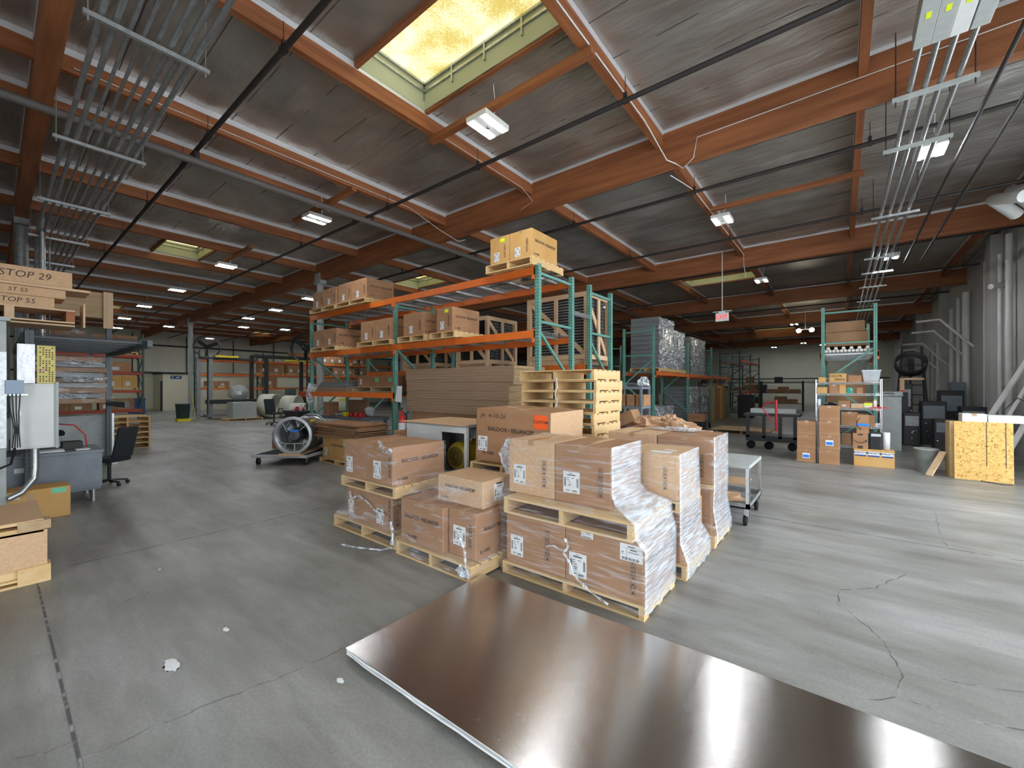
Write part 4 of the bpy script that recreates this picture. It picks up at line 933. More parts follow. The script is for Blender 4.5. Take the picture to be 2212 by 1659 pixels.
b = MB().lathe([(0,.4),(.1,.4),(.13,.36),(.13,.05),(0,.05)], 26, 0, FM); b.build('motor', M['dark'], t)
g = MB()
for k in range(4): g.lathe([(.02+.022*k,.404),(.027+.022*k,.406),(.03+.022*k,.404)], 22, 0, FM)
g.build('motor_grille', M['steel_dull'], t)
MB().box(-.08,.08,-.415,-.402,.07,.115).build('blue_tape', M['tapeblue'], t)
MB().lathe([(0,.05),(.14,.03),(.14,-.12),(0,-.14)], 24, 0, FM).build('hub', M['steel'], t)
for k in range(7):
    a = 2*pi*k/7; u = Vector((cos(a),0,sin(a))); v = Vector((-sin(a),0,cos(a)))
    p = [u*.13+v*.05+Vector((0,-.05,0)), u*.13-v*.05+Vector((0,.05,0)), u*.32-v*.09+Vector((0,.03,0)), u*.32+v*.06+Vector((0,-.06,0))]
    MB().add(p+[q+Vector((0,.006,0)) for q in p], [(0,1,2,3),(7,6,5,4),(0,4,5,1),(1,5,6,2),(2,6,7,3),(3,7,4,0)]).build('blade', M['steel'], t)
f = MB(); 
for (a, c) in (((-.3,-.13),(-.15,-.17)),((-.15,-.17),(.18,-.17)),((.18,-.17),(.32,-.1)),((-.15,-.17),(-.19,-.28)),((.02,-.17),(.02,-.34)),((.2,-.17),(.22,-.26)),((-.13,.07),(-.22,.26)),((.12,.1),(.26,.22))):
    f.bar((a[0],-.44,a[1]),(c[0],-.44,c[1]),.02,.012)
f.build('inner_bracket', M['galv_bright'], t)
MB().lathe([(0,0),(.06,0),(.06,.02),(0,.02)], 18, 0, Matrix.Translation((.345,.1,.08)) @ Matrix.Rotation(R(90),4,'Y')).build('inspection_cap', M['gray'], t); MB().box(.2,.26,-.1,.02,.26,.29).build('sticker', M['yellow'], t)
carton('brown carton with a silver label behind the steel fan', -11.6, -10.95, 4.55, 5.05, 0, .42, m='card', lab=[('-y',-.1,.28,.2,.16)], tape='y')

# ======================= RIGHT REAR: racks along the aisle =======================
r3_ = rack('green rack with orange beams along the rear aisle holding grey wrapped stacks', (-4.62, 13.05), R(90), [3.7,3.7,3.7], 1.05, 3.52, [(0,2.1),(1,2.1),(2,2.1)], group=None, Hs=[3.52,3.3,3.4,3.2])
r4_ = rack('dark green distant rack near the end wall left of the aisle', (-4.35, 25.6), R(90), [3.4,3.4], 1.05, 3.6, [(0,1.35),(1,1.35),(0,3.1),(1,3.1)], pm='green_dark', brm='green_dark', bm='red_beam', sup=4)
r5_ = rack('green rack end with slotted posts behind the chrome wire shelf', (.66, 13.0), R(90), [3.4], 1.06, 3.6, [(0,2.45),(0,1.2)], Hs=[3.58,3.5])
def gray_stack(label, x0, x1, y0, y1, z0, z1, seed=0, n=None, lab=True):
    t = thing('panel_stack', label, 'wrapped stack', ((x0+x1)/2,(y0+y1)/2,z0)); rr = random.Random(seed)
    hx, hy, h = (x1-x0)/2, (y1-y0)/2, z1-z0; n = n or max(3, int(h/.14)); d = h/n
    mb = MB()
    for k in range(n):
        e = .012*rr.random(); mb.box(-hx+e, hx-e, -hy+e, hy-e, k*d+.004, (k+1)*d-.004)
    mb.build('panels', M['graywrap'], t)
    r3 = random.Random(seed+5); vs = []; fs = []; m = max(4, int(2*hy/.09)); nz = max(4, int(h/.09))
    for j in range(nz+1):
        for i in range(m+1): vs.append((hx+.012+.06*r3.random(), -hy-.01+(2*hy+.02)*i/m, h*j/nz))
    for j in range(nz):
        for i in range(m): a = j*(m+1)+i; fs.append((a, a+1, a+m+2, a+m+1))
    MB().add(vs, fs, 0, True).build('film_side', M['film_big'], t)
    if lab: MB().box(hx+.074, hx+.076, -hy+.25, -hy+.4, h*.6, h*.78).build('paper_label', M['paper'], t)
    return t
DZ = 2.1+DK
pallet('pallet under the tallest grey wrapped stack', -5.6, -4.6, 13.45, 16.3, DZ, h=.12, nd=16)
gray_stack('tallest grey wrapped stack of long panels on the aisle rack', -5.6, -4.68, 13.5, 15.1, DZ+.12, 3.9, 1)
gray_stack('grey wrapped stack just behind the tallest one on the aisle rack', -5.6, -4.68, 15.14, 16.3, DZ+.12, 3.62, 2)
gray_stack('farther shorter grey wrapped stack on the aisle rack', -5.6, -4.7, 17.2, 19.4, DZ, 3.6, 3)
gray_stack('grey wrapped stack on the floor in the first rack bay', -5.6, -4.75, 13.3, 15.2, 0, .95, 4)
gray_stack('taller grey wrapped stack on the floor in the second rack bay', -5.6, -4.75, 16.9, 18.6, 0, 1.62, 5)
gray_stack('narrow grey wrapped stack on the floor at the third rack post', -5.6, -4.75, 18.8, 20.2, 0, 1.6, 6)
gray_stack('grey wrapped stack at the left rear on the second rack row', -8.6, -7.5, 14.2, 15.8, 2.2, 3.75, 7, lab=False)
tag(rack('green rack in the row behind carrying the left rear grey stack', (-7.45, 13.4), R(90), [3.6], 1.1, 3.5, [(0,2.19)], Hs=[3.5,3.4]), None, None)
gray_stack('low grey stack on the floor under the rear rack row', -6.9, -6.0, 12.0, 13.0, 0, 1.5, 8, lab=False)
for k in range(7):
    x, y = -5.4+.12*(k%3), 20.7+.55*k
    tag(MB().box(-.1,.12,-.2,.2,0,1.55+.1*(k%3)).build('tall_carton', [M['card'],M['card_gold'],M['card_dark']][k%3], loc=(-4.85, y, 0)), 'tall narrow brown carton standing at the rack foot, '+['nearest the grey stacks','second along','third along','fourth along','fifth along','sixth along','farthest'][k], 'box', 'tall narrow cartons along the aisle')
for k in range(6):
    tag(MB().box(-.04,.04,-.02,.02,0,1.3).build('timber_post', M['lumber'][2], loc=(-6.2+.1*(k%2), 13.4+.9*k, 0)), 'pale upright timber leaning at the rear of the aisle rack, '+['nearest','second','third','fourth','fifth','farthest'][k], 'timber', 'upright timbers behind the grey stacks')
carton('small brown carton on a black crate at the second aisle rack post', -4.5, -3.95, 16.2, 16.6, .32, .6, m='card', tape='y')
tag(MB().box(-.28,.28,-.2,.2,0,.32).build('crate', M['black'], loc=(-4.22,16.4,0)), 'black plastic crate under the small brown carton by the aisle', 'crate')
t = thing('hand_truck', 'black hand truck standing at the aisle rack', 'hand truck', (-4.2,17.3,0)); 
b = MB()
for s in (-.16,.16): b.tube([(s,0,.1),(s,0,1.0),(s*.8,0,1.2)], .014, 8)
for z in (.3,.6,.9): b.tube([(-.16,0,z),(.16,0,z)], .01, 6)
b.tube([(-.13,0,1.2),(0,0,1.27),(.13,0,1.2)], .014, 8); b.build('frame', M['black'], t); MB().box(-.2,.2,-.25,0,0,.012).build('toe_plate', M['steel_dull'], t)
for s in (-.19,.19): MB().lathe([(0,-.02),(.11,-.02),(.11,.02),(0,.02)], 16, 0, Matrix.Translation((s,.08,.11)) @ Matrix.Rotation(R(90),4,'Y')).build('wheel', M['rubber'], t)
t = thing('trash_bin', 'tall black bin at the far end of the tall cartons', 'bin', (-3.9,24.6,0)); MB().box(-.35,.35,-.35,.35,0,1.15).build('bin_body', M['black'], t, bevel=.03); MB().box(-.37,.37,-.37,.37,1.15,1.2).build('lid', M['black'], t)
# exit sign
t = thing('exit_sign', 'white box exit sign with red letters hanging over the aisle', 'exit sign', (-2.35, 13.35, 0)); 
p = ony(1560, 685, 13.0); t.location = (p[0], 13.0, p[2])
MB().box(-.17,.17,-.03,.03,-.12,.12).build('sign_box', M['white'], t, bevel=.005); lettering('EXIT', t, (0,-.032,0), '-y', .16, m='exit', bold=.01)
MB().box(-.24,.24,-.02,.02,.15,.17).build('mount_bar', M['white'], t); MB().tube([(0,0,.17),(0,0,5.5-p[2])], .012, 8).build('stem', M['white'], t); MB().box(-.08,.08,-.03,.03,.12,.15).build('canopy_cap', M['white'], t)
# small shelf with clear bag, kraft heap
t = thing('metal_shelf', 'small grey metal shelf unit with three cartons right of the pallet tower', 'shelf', (-3.55, 7.6, 0))
p0 = ony(1336, 850, 7.6); p1 = ony(1396, 850, 7.6); hw = (p1[0]-p0[0])/2; t.location = ((p0[0]+p1[0])/2, 7.6, 0)
for sx in (-hw+.02, hw-.02):
    for sy in (-.2,.2): MB().box(sx-.018,sx+.018,sy-.018,sy+.018,0,1.63).build('post', M['bluegray'], t)
for z in (.5,1.2,1.56): MB().box(-hw,hw,-.22,.22,z,z+.045).build('shelf_board', M['bluegray'], t)
for k in range(3):
    x = t.location.x-hw+.06+k*.18; carton('brown carton on the small grey shelf, '+['left','middle','right'][k]+' of three', x, x+.15, 7.42, 7.75, 1.246, 1.46, m='card', tape='y')
crumple('clear plastic bag tied up on top of the small grey shelf', (t.location.x, 7.6, 1.606), (.34,.2,.05), 'film_clear', 41, cat='bag', name='plastic_bag', flat=.4)
crumple('peak of clear plastic on the right side of the small grey shelf', (t.location.x+.22, 7.6, 1.63), (.12,.1,.13), 'film_bunch', 42, cat='bag', name='plastic_bag', flat=.3)
t = thing('pallet_box', 'low brown open carton full of packing behind the wrapped stacks', 'box', (-2.2, 6.3, 0)); MB().box(-.6,.7,-.4,.4,0,.95).build('box_body', M['card'], t)
for k, (x, y, z, s) in enumerate(((-2.3,6.2,.95,(.34,.22,.14)),(-1.85,6.25,.95,(.3,.22,.1)),(-2.65,6.35,.95,(.22,.18,.12)),(-2.05,6.45,.98,(.25,.2,.13)))):
    crumple('crumpled kraft packing paper heap, '+['middle lump','right lump','left lump by the pallet tower','rear lump'][k], (x,y,z), s, 'kraft', 50+k, cat='packing paper', name='kraft_paper', n=11, flat=.5)
o = carton('small tilted brown carton tucked in the kraft paper heap', -2.78, -2.4, 6.0, 6.3, 1.02, 1.2, m='card_dark', tape=None); o.rotation_euler = (0, R(-24), 0)

# steel cart
t = thing('utility_cart', 'grey steel two shelf cart right of the wrapped stacks', 'cart', (-1.2, 5.82, 0))
hx, hy = .38, .44
MB().box(-hx,hx,-hy,hy,.66,.7).build('top_shelf', M['gray'], t, bevel=.004)
b = MB().box(-hx,hx,-hy,hy,.2,.215); b.box(-hx,hx,-hy,-hy+.01,.2,.26); b.box(-hx,hx,hy-.01,hy,.2,.26); b.box(-hx,-hx+.01,-hy,hy,.2,.26); b.box(hx-.01,hx,-hy,hy,.2,.26); b.build('bottom_tray', M['steel_dull'], t)
for sx in (-1,1):
    for sy in (-1,1):
        b = MB().box(sx*(hx-.0)-(.04 if sx > 0 else 0), sx*hx+(0 if sx > 0 else .04), sy*hy-(.005 if sy > 0 else 0), sy*hy+(0 if sy > 0 else .005), .12, .66)
        b.box(sx*hx-(.005 if sx > 0 else 0), sx*hx+(0 if sx > 0 else .005), sy*hy-(.04 if sy > 0 else 0), sy*hy+(0 if sy > 0 else .04), .12, .66); b.build('leg', M['steel'], t)
        w = MB().lathe([(0,-.02),(.045,-.02),(.062,-.016),(.062,.016),(.045,.02),(0,.02)], 20, 0, Matrix.Translation((sx*(hx-.05), sy*(hy-.05), .062)) @ Matrix.Rotation(R(90),4,'Y')).build('wheel', M['rubber'], t)
        MB().box(sx*(hx-.05)-.012, sx*(hx-.05)+.012, sy*(hy-.05)-.02, sy*(hy-.05)+.02, .1, .2).build('caster_fork', M['steel'], t)
b = thing('cardboard_tray', 'open flat brown cardboard piece sticking out of the steel cart', 'cardboard', (-1.2,5.75,.26))
MB().box(-.1,.33,-.3,.1,.2,.21).build('sheet', M['card_light'], b); MB().box(-.15,-.05,-.3,-.1,0,.3).build('flap', M['card_light'], b)
crumple('crumpled brown paper lining the bottom tray of the steel cart', (-1.2, 5.8, .216), (.28,.34,.03), 'kraft', 61, cat='packing paper', name='kraft_paper', flat=.1)

# chrome wire shelf and its things
Y0 = 11.8; a = ony(1762, 900, Y0)[0]; c = ony(1905, 900, Y0)[0]
t = thing('wire_shelf', 'chrome wire shelf unit crowded with cartons in front of the green rack end', 'shelf', ((a+c)/2, Y0+.23, 0)); hw = (c-a)/2
SZ = (1.70, 1.45, 1.13, .74, .3)
for sx in (-hw, hw):
    for sy in (-.22,.22): MB().tube([(sx,sy,0),(sx,sy,1.77)], .014, 10).build('post', M['chrome'], t)
for z in SZ:
    g = MB()
    for sy in (-.22,.22): g.tube([(-hw,sy,z),(hw,sy,z)], .005, 6); g.tube([(-hw,sy,z-.035),(hw,sy,z-.035)], .005, 6)
    for k in range(24): x = -hw+2*hw*k/23; g.tube([(x,-.22,z),(x,.22,z)], .003, 4, caps=False); (k < 23) and g.tube([(x,-.22,z),(x+hw/23,-.22,z-.035),(x+2*hw/23,-.22,z)], .003, 4, caps=False)
    g.build('wire_shelf_tray', M['chrome'], t)
def pix(px0, px1, Y, z): return ony(px0, 836, Y)[0], ony(px1, 836, Y)[0]
def shelf_box(label, px0, px1, pyt, Y, z, dep=.3, m='card', h=None, **k):
    x0, x1 = pix(px0, px1, Y, z); zt = ony((px0+px1)/2, pyt, Y)[2] if h is None else z+h
    return carton(label, x0, x1, Y, Y+dep, z, max(zt, z+.04), m=m, **k)
e = .006
t = shelf_box('orange brown carton with black handwriting on top of the chrome shelf', 1791, 1828, 804, Y0+.08, SZ[0]+e, .28, 'card_gold', tape=None, h=.2)
lettering('COLOR', t, (-.04,-.143,.14), '-y', .07, bold=.01); lettering('PEEKS', t, (.04,-.143,.06), '-y', .07, bold=.01)
shelf_box('low brown carton with a white lid on top of the chrome shelf', 1832, 1861, 806, Y0+.1, SZ[0]+e, .25, 'card', tape=None, h=.15)
shelf_box('yellowish crumpled bag carton at the left end of the chrome shelf top', 1768, 1784, 812, Y0+.1, SZ[0]+e, .2, 'card_gold', tape=None, h=.12)
x0, x1 = pix(1863, 1903, Y0+.05, 0); t = thing('plastic_tub', 'clear plastic tub with a lid on top of the chrome shelf', 'tub', ((x0+x1)/2, Y0+.22, SZ[0]+e)); hw = (x1-x0)/2
mb = MB(); mb.add([(-hw*.8,-.13,0),(hw*.8,-.13,0),(hw*.8,.13,0),(-hw*.8,.13,0),(-hw,-.17,.24),(hw,-.17,.24),(hw,.17,.24),(-hw,.17,.24)], [(0,3,2,1),(0,1,5,4),(1,2,6,5),(2,3,7,6),(3,0,4,7)]); mb.build('tub_body', M['tub'], t)
MB().box(-hw-.01,hw+.01,-.18,.18,.24,.265).build('lid', M['tub'], t); MB().box(-hw*.6,hw*.6,-.1,.1,.004,.05).build('contents', M['card_dark'], t)
z = SZ[1]+e
shelf_box('open orange brown carton at the left of the second chrome shelf', 1765, 1787, 834, Y0+.05, z, .3, 'card_gold', tape=None, h=.14)
shelf_box('tall brown carton with a torn front on the second chrome shelf', 1791, 1812, 828, Y0+.05, z, .3, 'card', tape='y', h=.2)
shelf_box('orange brown carton end on the second chrome shelf', 1813, 1827, 828, Y0+.05, z, .3, 'card_gold', tape=None, h=.2)
shelf_box('small open brown carton at the right of the second chrome shelf', 1850, 1864, 832, Y0+.05, z, .22, 'card', tape=None, h=.13)
p = ony(1835, 845, Y0+.12); t = thing('tape_dispenser', 'teal green tape dispenser on the second chrome shelf', 'tape dispenser', (p[0], Y0+.12, z)); 
MB().lathe([(.02,-.03),(.06,-.03),(.06,.03),(.02,.03)], 20, 0, Matrix.Translation((0,0,.075)) @ Matrix.Rotation(R(90),4,'X')).build('roll', M['teal'], t); MB().box(-.06,.06,-.03,.03,0,.03).build('base', M['teal'], t, bevel=.006)
z = SZ[2]+e
def bottle(label, px, Y, z, r, h, m, cm): 
    p = ony(px, 836, Y); t = thing('bottle', label, 'bottle', (p[0], Y, z)); MB().lathe([(0,0),(r,0),(r,h*.8),(r*.6,h*.85),(0,h*.85)], 16).build('bottle_body', M[m], t); MB().lathe([(r*.65,h*.8),(r*.65,h),(0,h)], 14).build('cap', M[cm], t)
bottle('white spray can with a blue cap on the third chrome shelf', 1769, Y0+.1, z, .035, .22, 'paper', 'tapeblue')
bottle('white bottle with a yellow cap on the third chrome shelf', 1890, Y0+.1, z, .032, .2, 'paper', 'yellow')
shelf_box('open brown carton with a small white label on the third chrome shelf', 1811, 1836, 862, Y0+.05, z, .3, 'card', tape=None, h=.16, lab=[('-y',0,.05,.07,.04,1)])
shelf_box('low brown carton with tape on the third chrome shelf', 1838, 1866, 868, Y0+.05, z, .28, 'card_light', tape='y', h=.1)
t = shelf_box('open carton with a bright yellow green label on the third chrome shelf', 1867, 1884, 866, Y0+.05, z, .25, 'card', tape=None, h=.14); MB().box(-.07,.07,-.128,-.126,.06,.11).build('label', M['yellow_label'], t); MB().box(-.07,.07,-.128,-.126,.02,.055).build('label', M['paper'], t)
crumple('dark tangle of tubing on the third chrome shelf', (ony(1795,836,Y0+.15)[0], Y0+.18, z), (.14,.1,.08), 'rubber', 71, cat='tubing', name='tubing', flat=.4)
tag(MB().box(-.14,.14,-.12,.12,0,.03).build('tray', M['red'], loc=(ony(1899,836,Y0)[0]-.0, Y0+.16, z)), 'flat red tray at the right end of the third chrome shelf', 'tray')
z = SZ[3]+e
shelf_box('large plain brown carton on the fourth chrome shelf', 1817, 1853, 889, Y0+.04, z, .38, 'card', tape='y', h=.3)
shelf_box('orange brown open carton on the fourth chrome shelf', 1856, 1875, 892, Y0+.05, z, .3, 'card_gold', tape=None, h=.26)
shelf_box('rounded brown bag like carton on the fourth chrome shelf', 1877, 1890, 890, Y0+.05, z, .25, 'card', tape=None, h=.24)
for k, px in enumerate((1893, 1899)): bottle('small white jar on the fourth chrome shelf, '+['left','right'][k]+' one', px, Y0+.08, z, .025, .08, 'paper', 'paper')
z = SZ[4]+e
shelf_box('dark brown carton on the lowest chrome shelf', 1818, 1838, 930, Y0+.05, z, .3, 'card_dark', tape=None, h=.26)
shelf_box('green small cabinet on the lowest chrome shelf', 1884, 1899, 925, Y0+.05, z, .25, 'card', tape=None, h=.28).name = 'cardboard_box'
# carton stacks on the floor in front of the shelf
def floor_stack(px0, px1, Y, dep, tops, labels, m='card', blue=None):
    x0, x1 = pix(px0, px1, Y, 0); z = 0
    for k, h in enumerate(tops):
        j = rng.uniform(-.008,.008); t = carton(labels[k], x0+j, x1+j, Y, Y+dep, z, z+h-.001, m=m, tape='y', group='brown cartons stacked before the chrome shelf'); z += h
        if blue and k in blue:
            w = (x1-x0); MB().box(-w*.19,w*.19,-dep/2-.003,-dep/2-.001,h*.3,h*.68).build('label', M['paper'], t); MB().box(-w*.16,w*.16,-dep/2-.005,-dep/2-.003,h*.36,h*.56).build('label_print', M['tapeblue'], t)
floor_stack(1722, 1763, 10.8, .35, (.29,.29,.29), ['lowest brown carton with a blue and white label in the left floor stack','middle brown carton of the left floor stack','top brown carton of the left floor stack'], blue=(0,))
floor_stack(1769, 1814, 10.75, .4, (.3,.3,.3,.31), ['lowest brown carton of the taller floor stack','second brown carton from the floor with a blue and white label, taller stack','third brown carton from the floor in the taller stack','top brown carton of the taller floor stack'], blue=(1,))
x0, x1 = pix(1844, 1933, 10.95, 0)
t = carton('long orange brown carton on the floor with white and purple printing', x0, x1, 10.95, 11.3, 0, .35, m='card_gold', tape=None)
for k in range(3):
    u = (k-1)*(x1-x0)*.33; mb = MB(); add_plate(mb, '-y', (x1-x0)/2, .175, u, .27, (x1-x0)*.3, .07, .002); mb.build('label', M['paper'], t)
    mb = MB(); add_plate(mb, '-y', (x1-x0)/2, .175, u, .22, (x1-x0)*.28, .03, .003); mb.build('label_print', M['blue'], t); lettering("MARLEY'N", t, (u,-.179,.275), '-y', .05, bold=.02, m='blue')
def smile(t, hx, hy, v, w):
    mb = MB(); pts = [(-w/2+w*k/8, -hy-.003, v-.25*w*(1-((k-4)/4)**2)) for k in range(9)]; mb.tube(pts, [.004+.004*math.sin(pi*k/8) for k in range(9)], 5); mb.bar((w/2,-hy-.003,v+.01),(w/2-.03,-hy-.003,v-.005),.004,.01); mb.bar((w/2,-hy-.003,v+.01),(w/2+.0,-hy-.003,v-.03),.004,.01)
    return mb.build('printed_arrow', M['ink'], t)
x0, x1 = pix(1842, 1875, 10.97, 0); t = carton('brown carton with a curved black arrow print standing on the long carton', x0, x1, 10.97, 11.25, .351, .66, m='card', tape=None); smile(t, 0, .14, .17, .2); MB().box(-.04,.04,-.143,-.141,.0,.06).build('tape_print', M['ink'], t); MB().box(-.04,.04,-.143,-.141,.27,.3).build('tape_print', M['ink'], t)
x0, x1 = pix(1850, 1877, 10.97, 0); t = carton('brown carton with blue tape across its curved arrow print, upper one', x0, x1, 10.97, 11.22, .661, 1.04, m='card', tape=None); o = smile(t, 0, .125, .0, .24); o.location = (-.03,0,.2); o.rotation_euler = (0,R(90),0); MB().box(-(x1-x0)/2-.002,(x1-x0)/2+.002,-.13,-.127,.15,.2).build('blue_tape', M['tapeblue'], t)
x0, x1 = pix(1879, 1906, 10.98, 0); t = thing('heater', 'dark grey finned heater box standing on the long carton', 'heater', ((x0+x1)/2, 11.1, .352)); hw = (x1-x0)/2
MB().box(-hw,hw,-.1,.1,0,.33).build('housing', M['black'], t, bevel=.008)
for k in range(6): MB().box(-hw+.02+k*(2*hw-.04)/6,-hw+.03+k*(2*hw-.04)/6,-.115,-.1,.03,.24).build('fin', M['dark'], t)
MB().box(-hw+.02,hw-.02,-.104,-.1,.26,.31).build('control_strip', M['steel'], t)
p = ony(1915, 960, 11.05); tag(MB().lathe([(.02,0),(.058,0),(.058,.34),(.02,.34),(.02,0)], 22).build('paper_roll', M['paper'], loc=(p[0], 11.1, .352)), 'white paper towel roll standing at the right end of the long carton', 'paper roll')
# green rack contents
t = thing('pipe_bundle', 'x', 'pipe bundle', (0,0,0)); bpy.data.objects.remove(t)
for k in range(12):
    g, i = divmod(k, 2); x = -.3+.15*g+.04*i; 
    for q in range(1): 
        t = tag(MB().tube([(0,0,0),(0,2.8,0)], .036, 12).build('pvc_pipe', M['pvc'], loc=(x, 13.1, 2.45+DK+.04+(.066 if i else 0)-.0)), 'white plastic pipe on the green rack, '+('lower left' if not i else 'upper')+' one of '+['first','second','third','fourth','fifth','sixth'][g]+' bunch', 'pipe', 'bunches of white plastic pipes')
    if not i: tag(MB().tube([(0,0,0),(0,2.8,0)], .036, 12).build('pvc_pipe', M['pvc'], loc=(x+.076, 13.1, 2.45+DK+.04)), 'white plastic pipe on the green rack, lower right one of '+['first','second','third','fourth','fifth','sixth'][g]+' bunch', 'pipe', 'bunches of white plastic pipes')
carton('long dull brown carton above the white pipes on the green rack', -.32, .5, 13.3, 15.5, 2.63, 2.98, m='card_dark', tape=None)
carton('upper dull brown carton topping the green rack', -.32, .45, 13.35, 15.4, 2.99, 3.25, m='card_dark', tape=None)
carton('wide dark carton on the low beam of the green rack', -.3, .5, 13.3, 15.5, 1.21, 1.9, m='card_dark', tape=None)
# black cart with a red handle, low pallets
t = thing('work_cart', 'black heavy cart with a red handle left of the floor cartons', 'cart', (-1.45, 12.6, 0))
MB().box(-.55,.65,-.4,.4,.86,.92).build('top_shelf', M['black'], t); MB().box(-.5,.6,-.38,.38,.22,.36).build('bottom_shelf', M['black'], t)
for sx in (-.46,-.1,.25,.56): MB().box(sx-.035,sx+.035,-.38,-.32,.3,.88).build('leg', M['black'], t)
for sx in (-.4,.0,.5): MB().lathe([(0,-.04),(.1,-.04),(.1,.04),(0,.04)], 18, 0, Matrix.Translation((sx,-.25,.11)) @ Matrix.Rotation(R(90),4,'X')).build('wheel', M['rubber'], t)
b = MB().tube([(.18,-.45,.5),(.18,-.45,1.28)], .028, 12); b.tube([(.18,-.45,1.24),(-.08,-.45,1.18),(-.12,-.45,1.08),(.1,-.45,.72)], .014, 8); b.build('handle', M['red'], t)
tag(MB().box(-1.9,-.9,12.6,13.0,.921,1.03).build('foam_block', M['gray']), 'pale grey block lying on top of the black cart', 'block')
p = fl(1575, 925); t = pallet('old broken pallet covered with flat sheets on the rear aisle floor', -3.4, -1.9, 15.7, 16.9, 0, h=.13, old=True)
tag(MB().box(-3.55,-1.8,15.6,17.0,.131,.16).build('plywood_sheet', M['wood_old'][0]), 'worn plywood sheets on the old pallet in the rear aisle', 'plywood')
pallet('old pallet behind the black cart', -2.0, -.9, 14.2, 15.2, 0, h=.13, old=True)
# end wall shelves full of stuff
t = thing('storage_shelf', 'dark storage shelves along the far end wall', 'shelf', (-5.2, 33.5, 0))
for x in (-3.2,-1.2,.8,3.2): 
    for y in (-.35,.35): MB().box(x-.04,x+.04,y-.04,y+.04,0,2.0).build('post', M['dark'], t)
for z in (.5,1.2,1.9): MB().box(-3.2,3.2,-.4,.4,z-.03,z).build('shelf_board', M['dark'], t)
kk = 0
for z in (.5,1.2,1.9):
    x = -8.3
    while x < -2.3:
        w = rng.uniform(.4,.8); h = rng.uniform(.25,.58 if z < 1.9 else .5)
        if rng.random() < .8:
            tag(MB().box(-w/2,w/2,-.2,.24,0,h).build('carton', M[['card_dark','card','card_dark','black'][kk%4]], loc=(x+w/2, 33.5, z)), 'dull carton on the '+{.5:'lowest',1.2:'middle',1.9:'top'}[z]+' shelf by the far end wall, '+'first second third fourth fifth sixth seventh eighth ninth tenth eleventh twelfth thirteenth fourteenth fifteenth sixteenth seventeenth eighteenth nineteenth twentieth twenty-first twenty-second twenty-third twenty-fourth'.split()[kk]+' of all from lowest left', 'box', 'cartons on the shelves by the far end wall'); kk += 1
        x += w+.06
tag(MB().tube([(-9,44.6,2.35),(3,44.6,2.35)], .05, 8).build('wall_rail', M['dark']), 'dark horizontal pipe along the far end wall', 'pipe')
# right wall corner: dark machines, cabinet, ladder, fan
t = thing('gray_cabinet', 'plain grey cabinet with a dark front edge right of the chrome shelf', 'cabinet', (.98, 14.4, 0)); MB().box(-.19,.19,-.3,.3,0,1.35).build('cabinet_body', M['gray'], t, bevel=.006); MB().box(-.3,-.19,-.3,.3,.25,.95).build('door', M['dark'], t)
t = thing('tool_case', 'grey tool case lying on the plain grey cabinet', 'case', (.95, 14.4, 1.351)); MB().box(-.3,.26,-.2,.2,0,.14).build('case_body', M['steel_dull'], t, bevel=.02); MB().tube([(-.08,-.21,.07),(-.08,-.24,.09),(.08,-.24,.09),(.08,-.21,.07)], .008, 6).build('handle', M['black'], t)
t = thing('drum_fan', 'large dark drum fan tilted on a stand near the right rear wall', 'fan', (1.75, 18.5, 0)); FX = Matrix.Translation((0,0,2.35)) @ Matrix.Rotation(R(60),4,'X')
MB().lathe([(.36,-.15),(.39,-.15),(.39,.15),(.36,.15),(.36,-.15)], 28, 0, FX).build('drum', M['dark'], t); g = MB()
for k in range(8): g.lathe([(.04+.043*k,.15),(.045+.043*k,.154)], 24, 0, FX)
g.build('grille', M['steel_dull'], t)
for k in range(4): MB().bar((0,0,2.35),(.3*cos(k*pi/2),.3*sin(k*pi/2)*cos(R(60)),2.35+.3*sin(k*pi/2)*sin(R(60))),.16,.01).build('blade', M['dark'], t)
b = MB().tube([(0,.1,0),(0,.1,2.35)], .03, 10); b.box(-.4,.4,-.3,.5,0,.04); b.build('stand', M['dark'], t)
t = thing('step_ladder', 'dark step ladder standing near the right rear wall', 'ladder', (1.9, 19.5, 0))
for s in (-1,1): MB().bar((s*.42,0,0),(s*.24,.35,3.0),.06,.03).build('rail', M['dark'], t); MB().bar((s*.42,.9,0),(s*.24,.4,3.0),.04,.03).build('rear_rail', M['dark'], t)
for k in range(8): f_ = (k+1)/9; MB().box(-.42+.18*f_,.42-.18*f_,.35*f_-.05,.35*f_+.05,3.0*f_-.015,3.0*f_+.015).build('step', M['dark'], t)
for k, (x, y, w, h, m) in enumerate(((2.0,16.5,.5,1.2,'dark'),(1.5,15.8,.35,.9,'black'),(2.5,17.6,.5,1.5,'dark'),(2.6,15.6,.45,1.1,'black'),(2.0,14.8,.4,.8,'dark'),(1.5,17.2,.3,1.7,'black'),(2.85,19,.35,1.75,'bluegray'))):
    t = thing('machine_cabinet', ['dark boxy machine below the ladder','small black machine behind the grey cabinet','tall dark machine against the right wall','black machine just behind the particle board','low dark machine left of the particle board','narrow black machine with silver fittings','blue grey locker by the right wall pipes'][k], 'machine', (x,y,0))
    MB().box(-w/2,w/2,-w/2,w/2,0,h).build('body', M[m], t, bevel=.02); MB().box(-w/2+.04,w/2-.04,-w/2-.02,-w/2,h*.6,h*.9).build('panel', M['steel_dull'] if k%2 else M['bluegray'], t)
    for q in range(5): MB().lathe([(0,0),(.025,0),(.02,.05),(0,.05)], 10, 0, Matrix.Translation((rng.uniform(-w/2,w/2)*.8,-w/2-.005,rng.uniform(.2,h*.55))) @ Matrix.Rotation(R(90),4,'X')).build('fitting', M['chrome'], t)
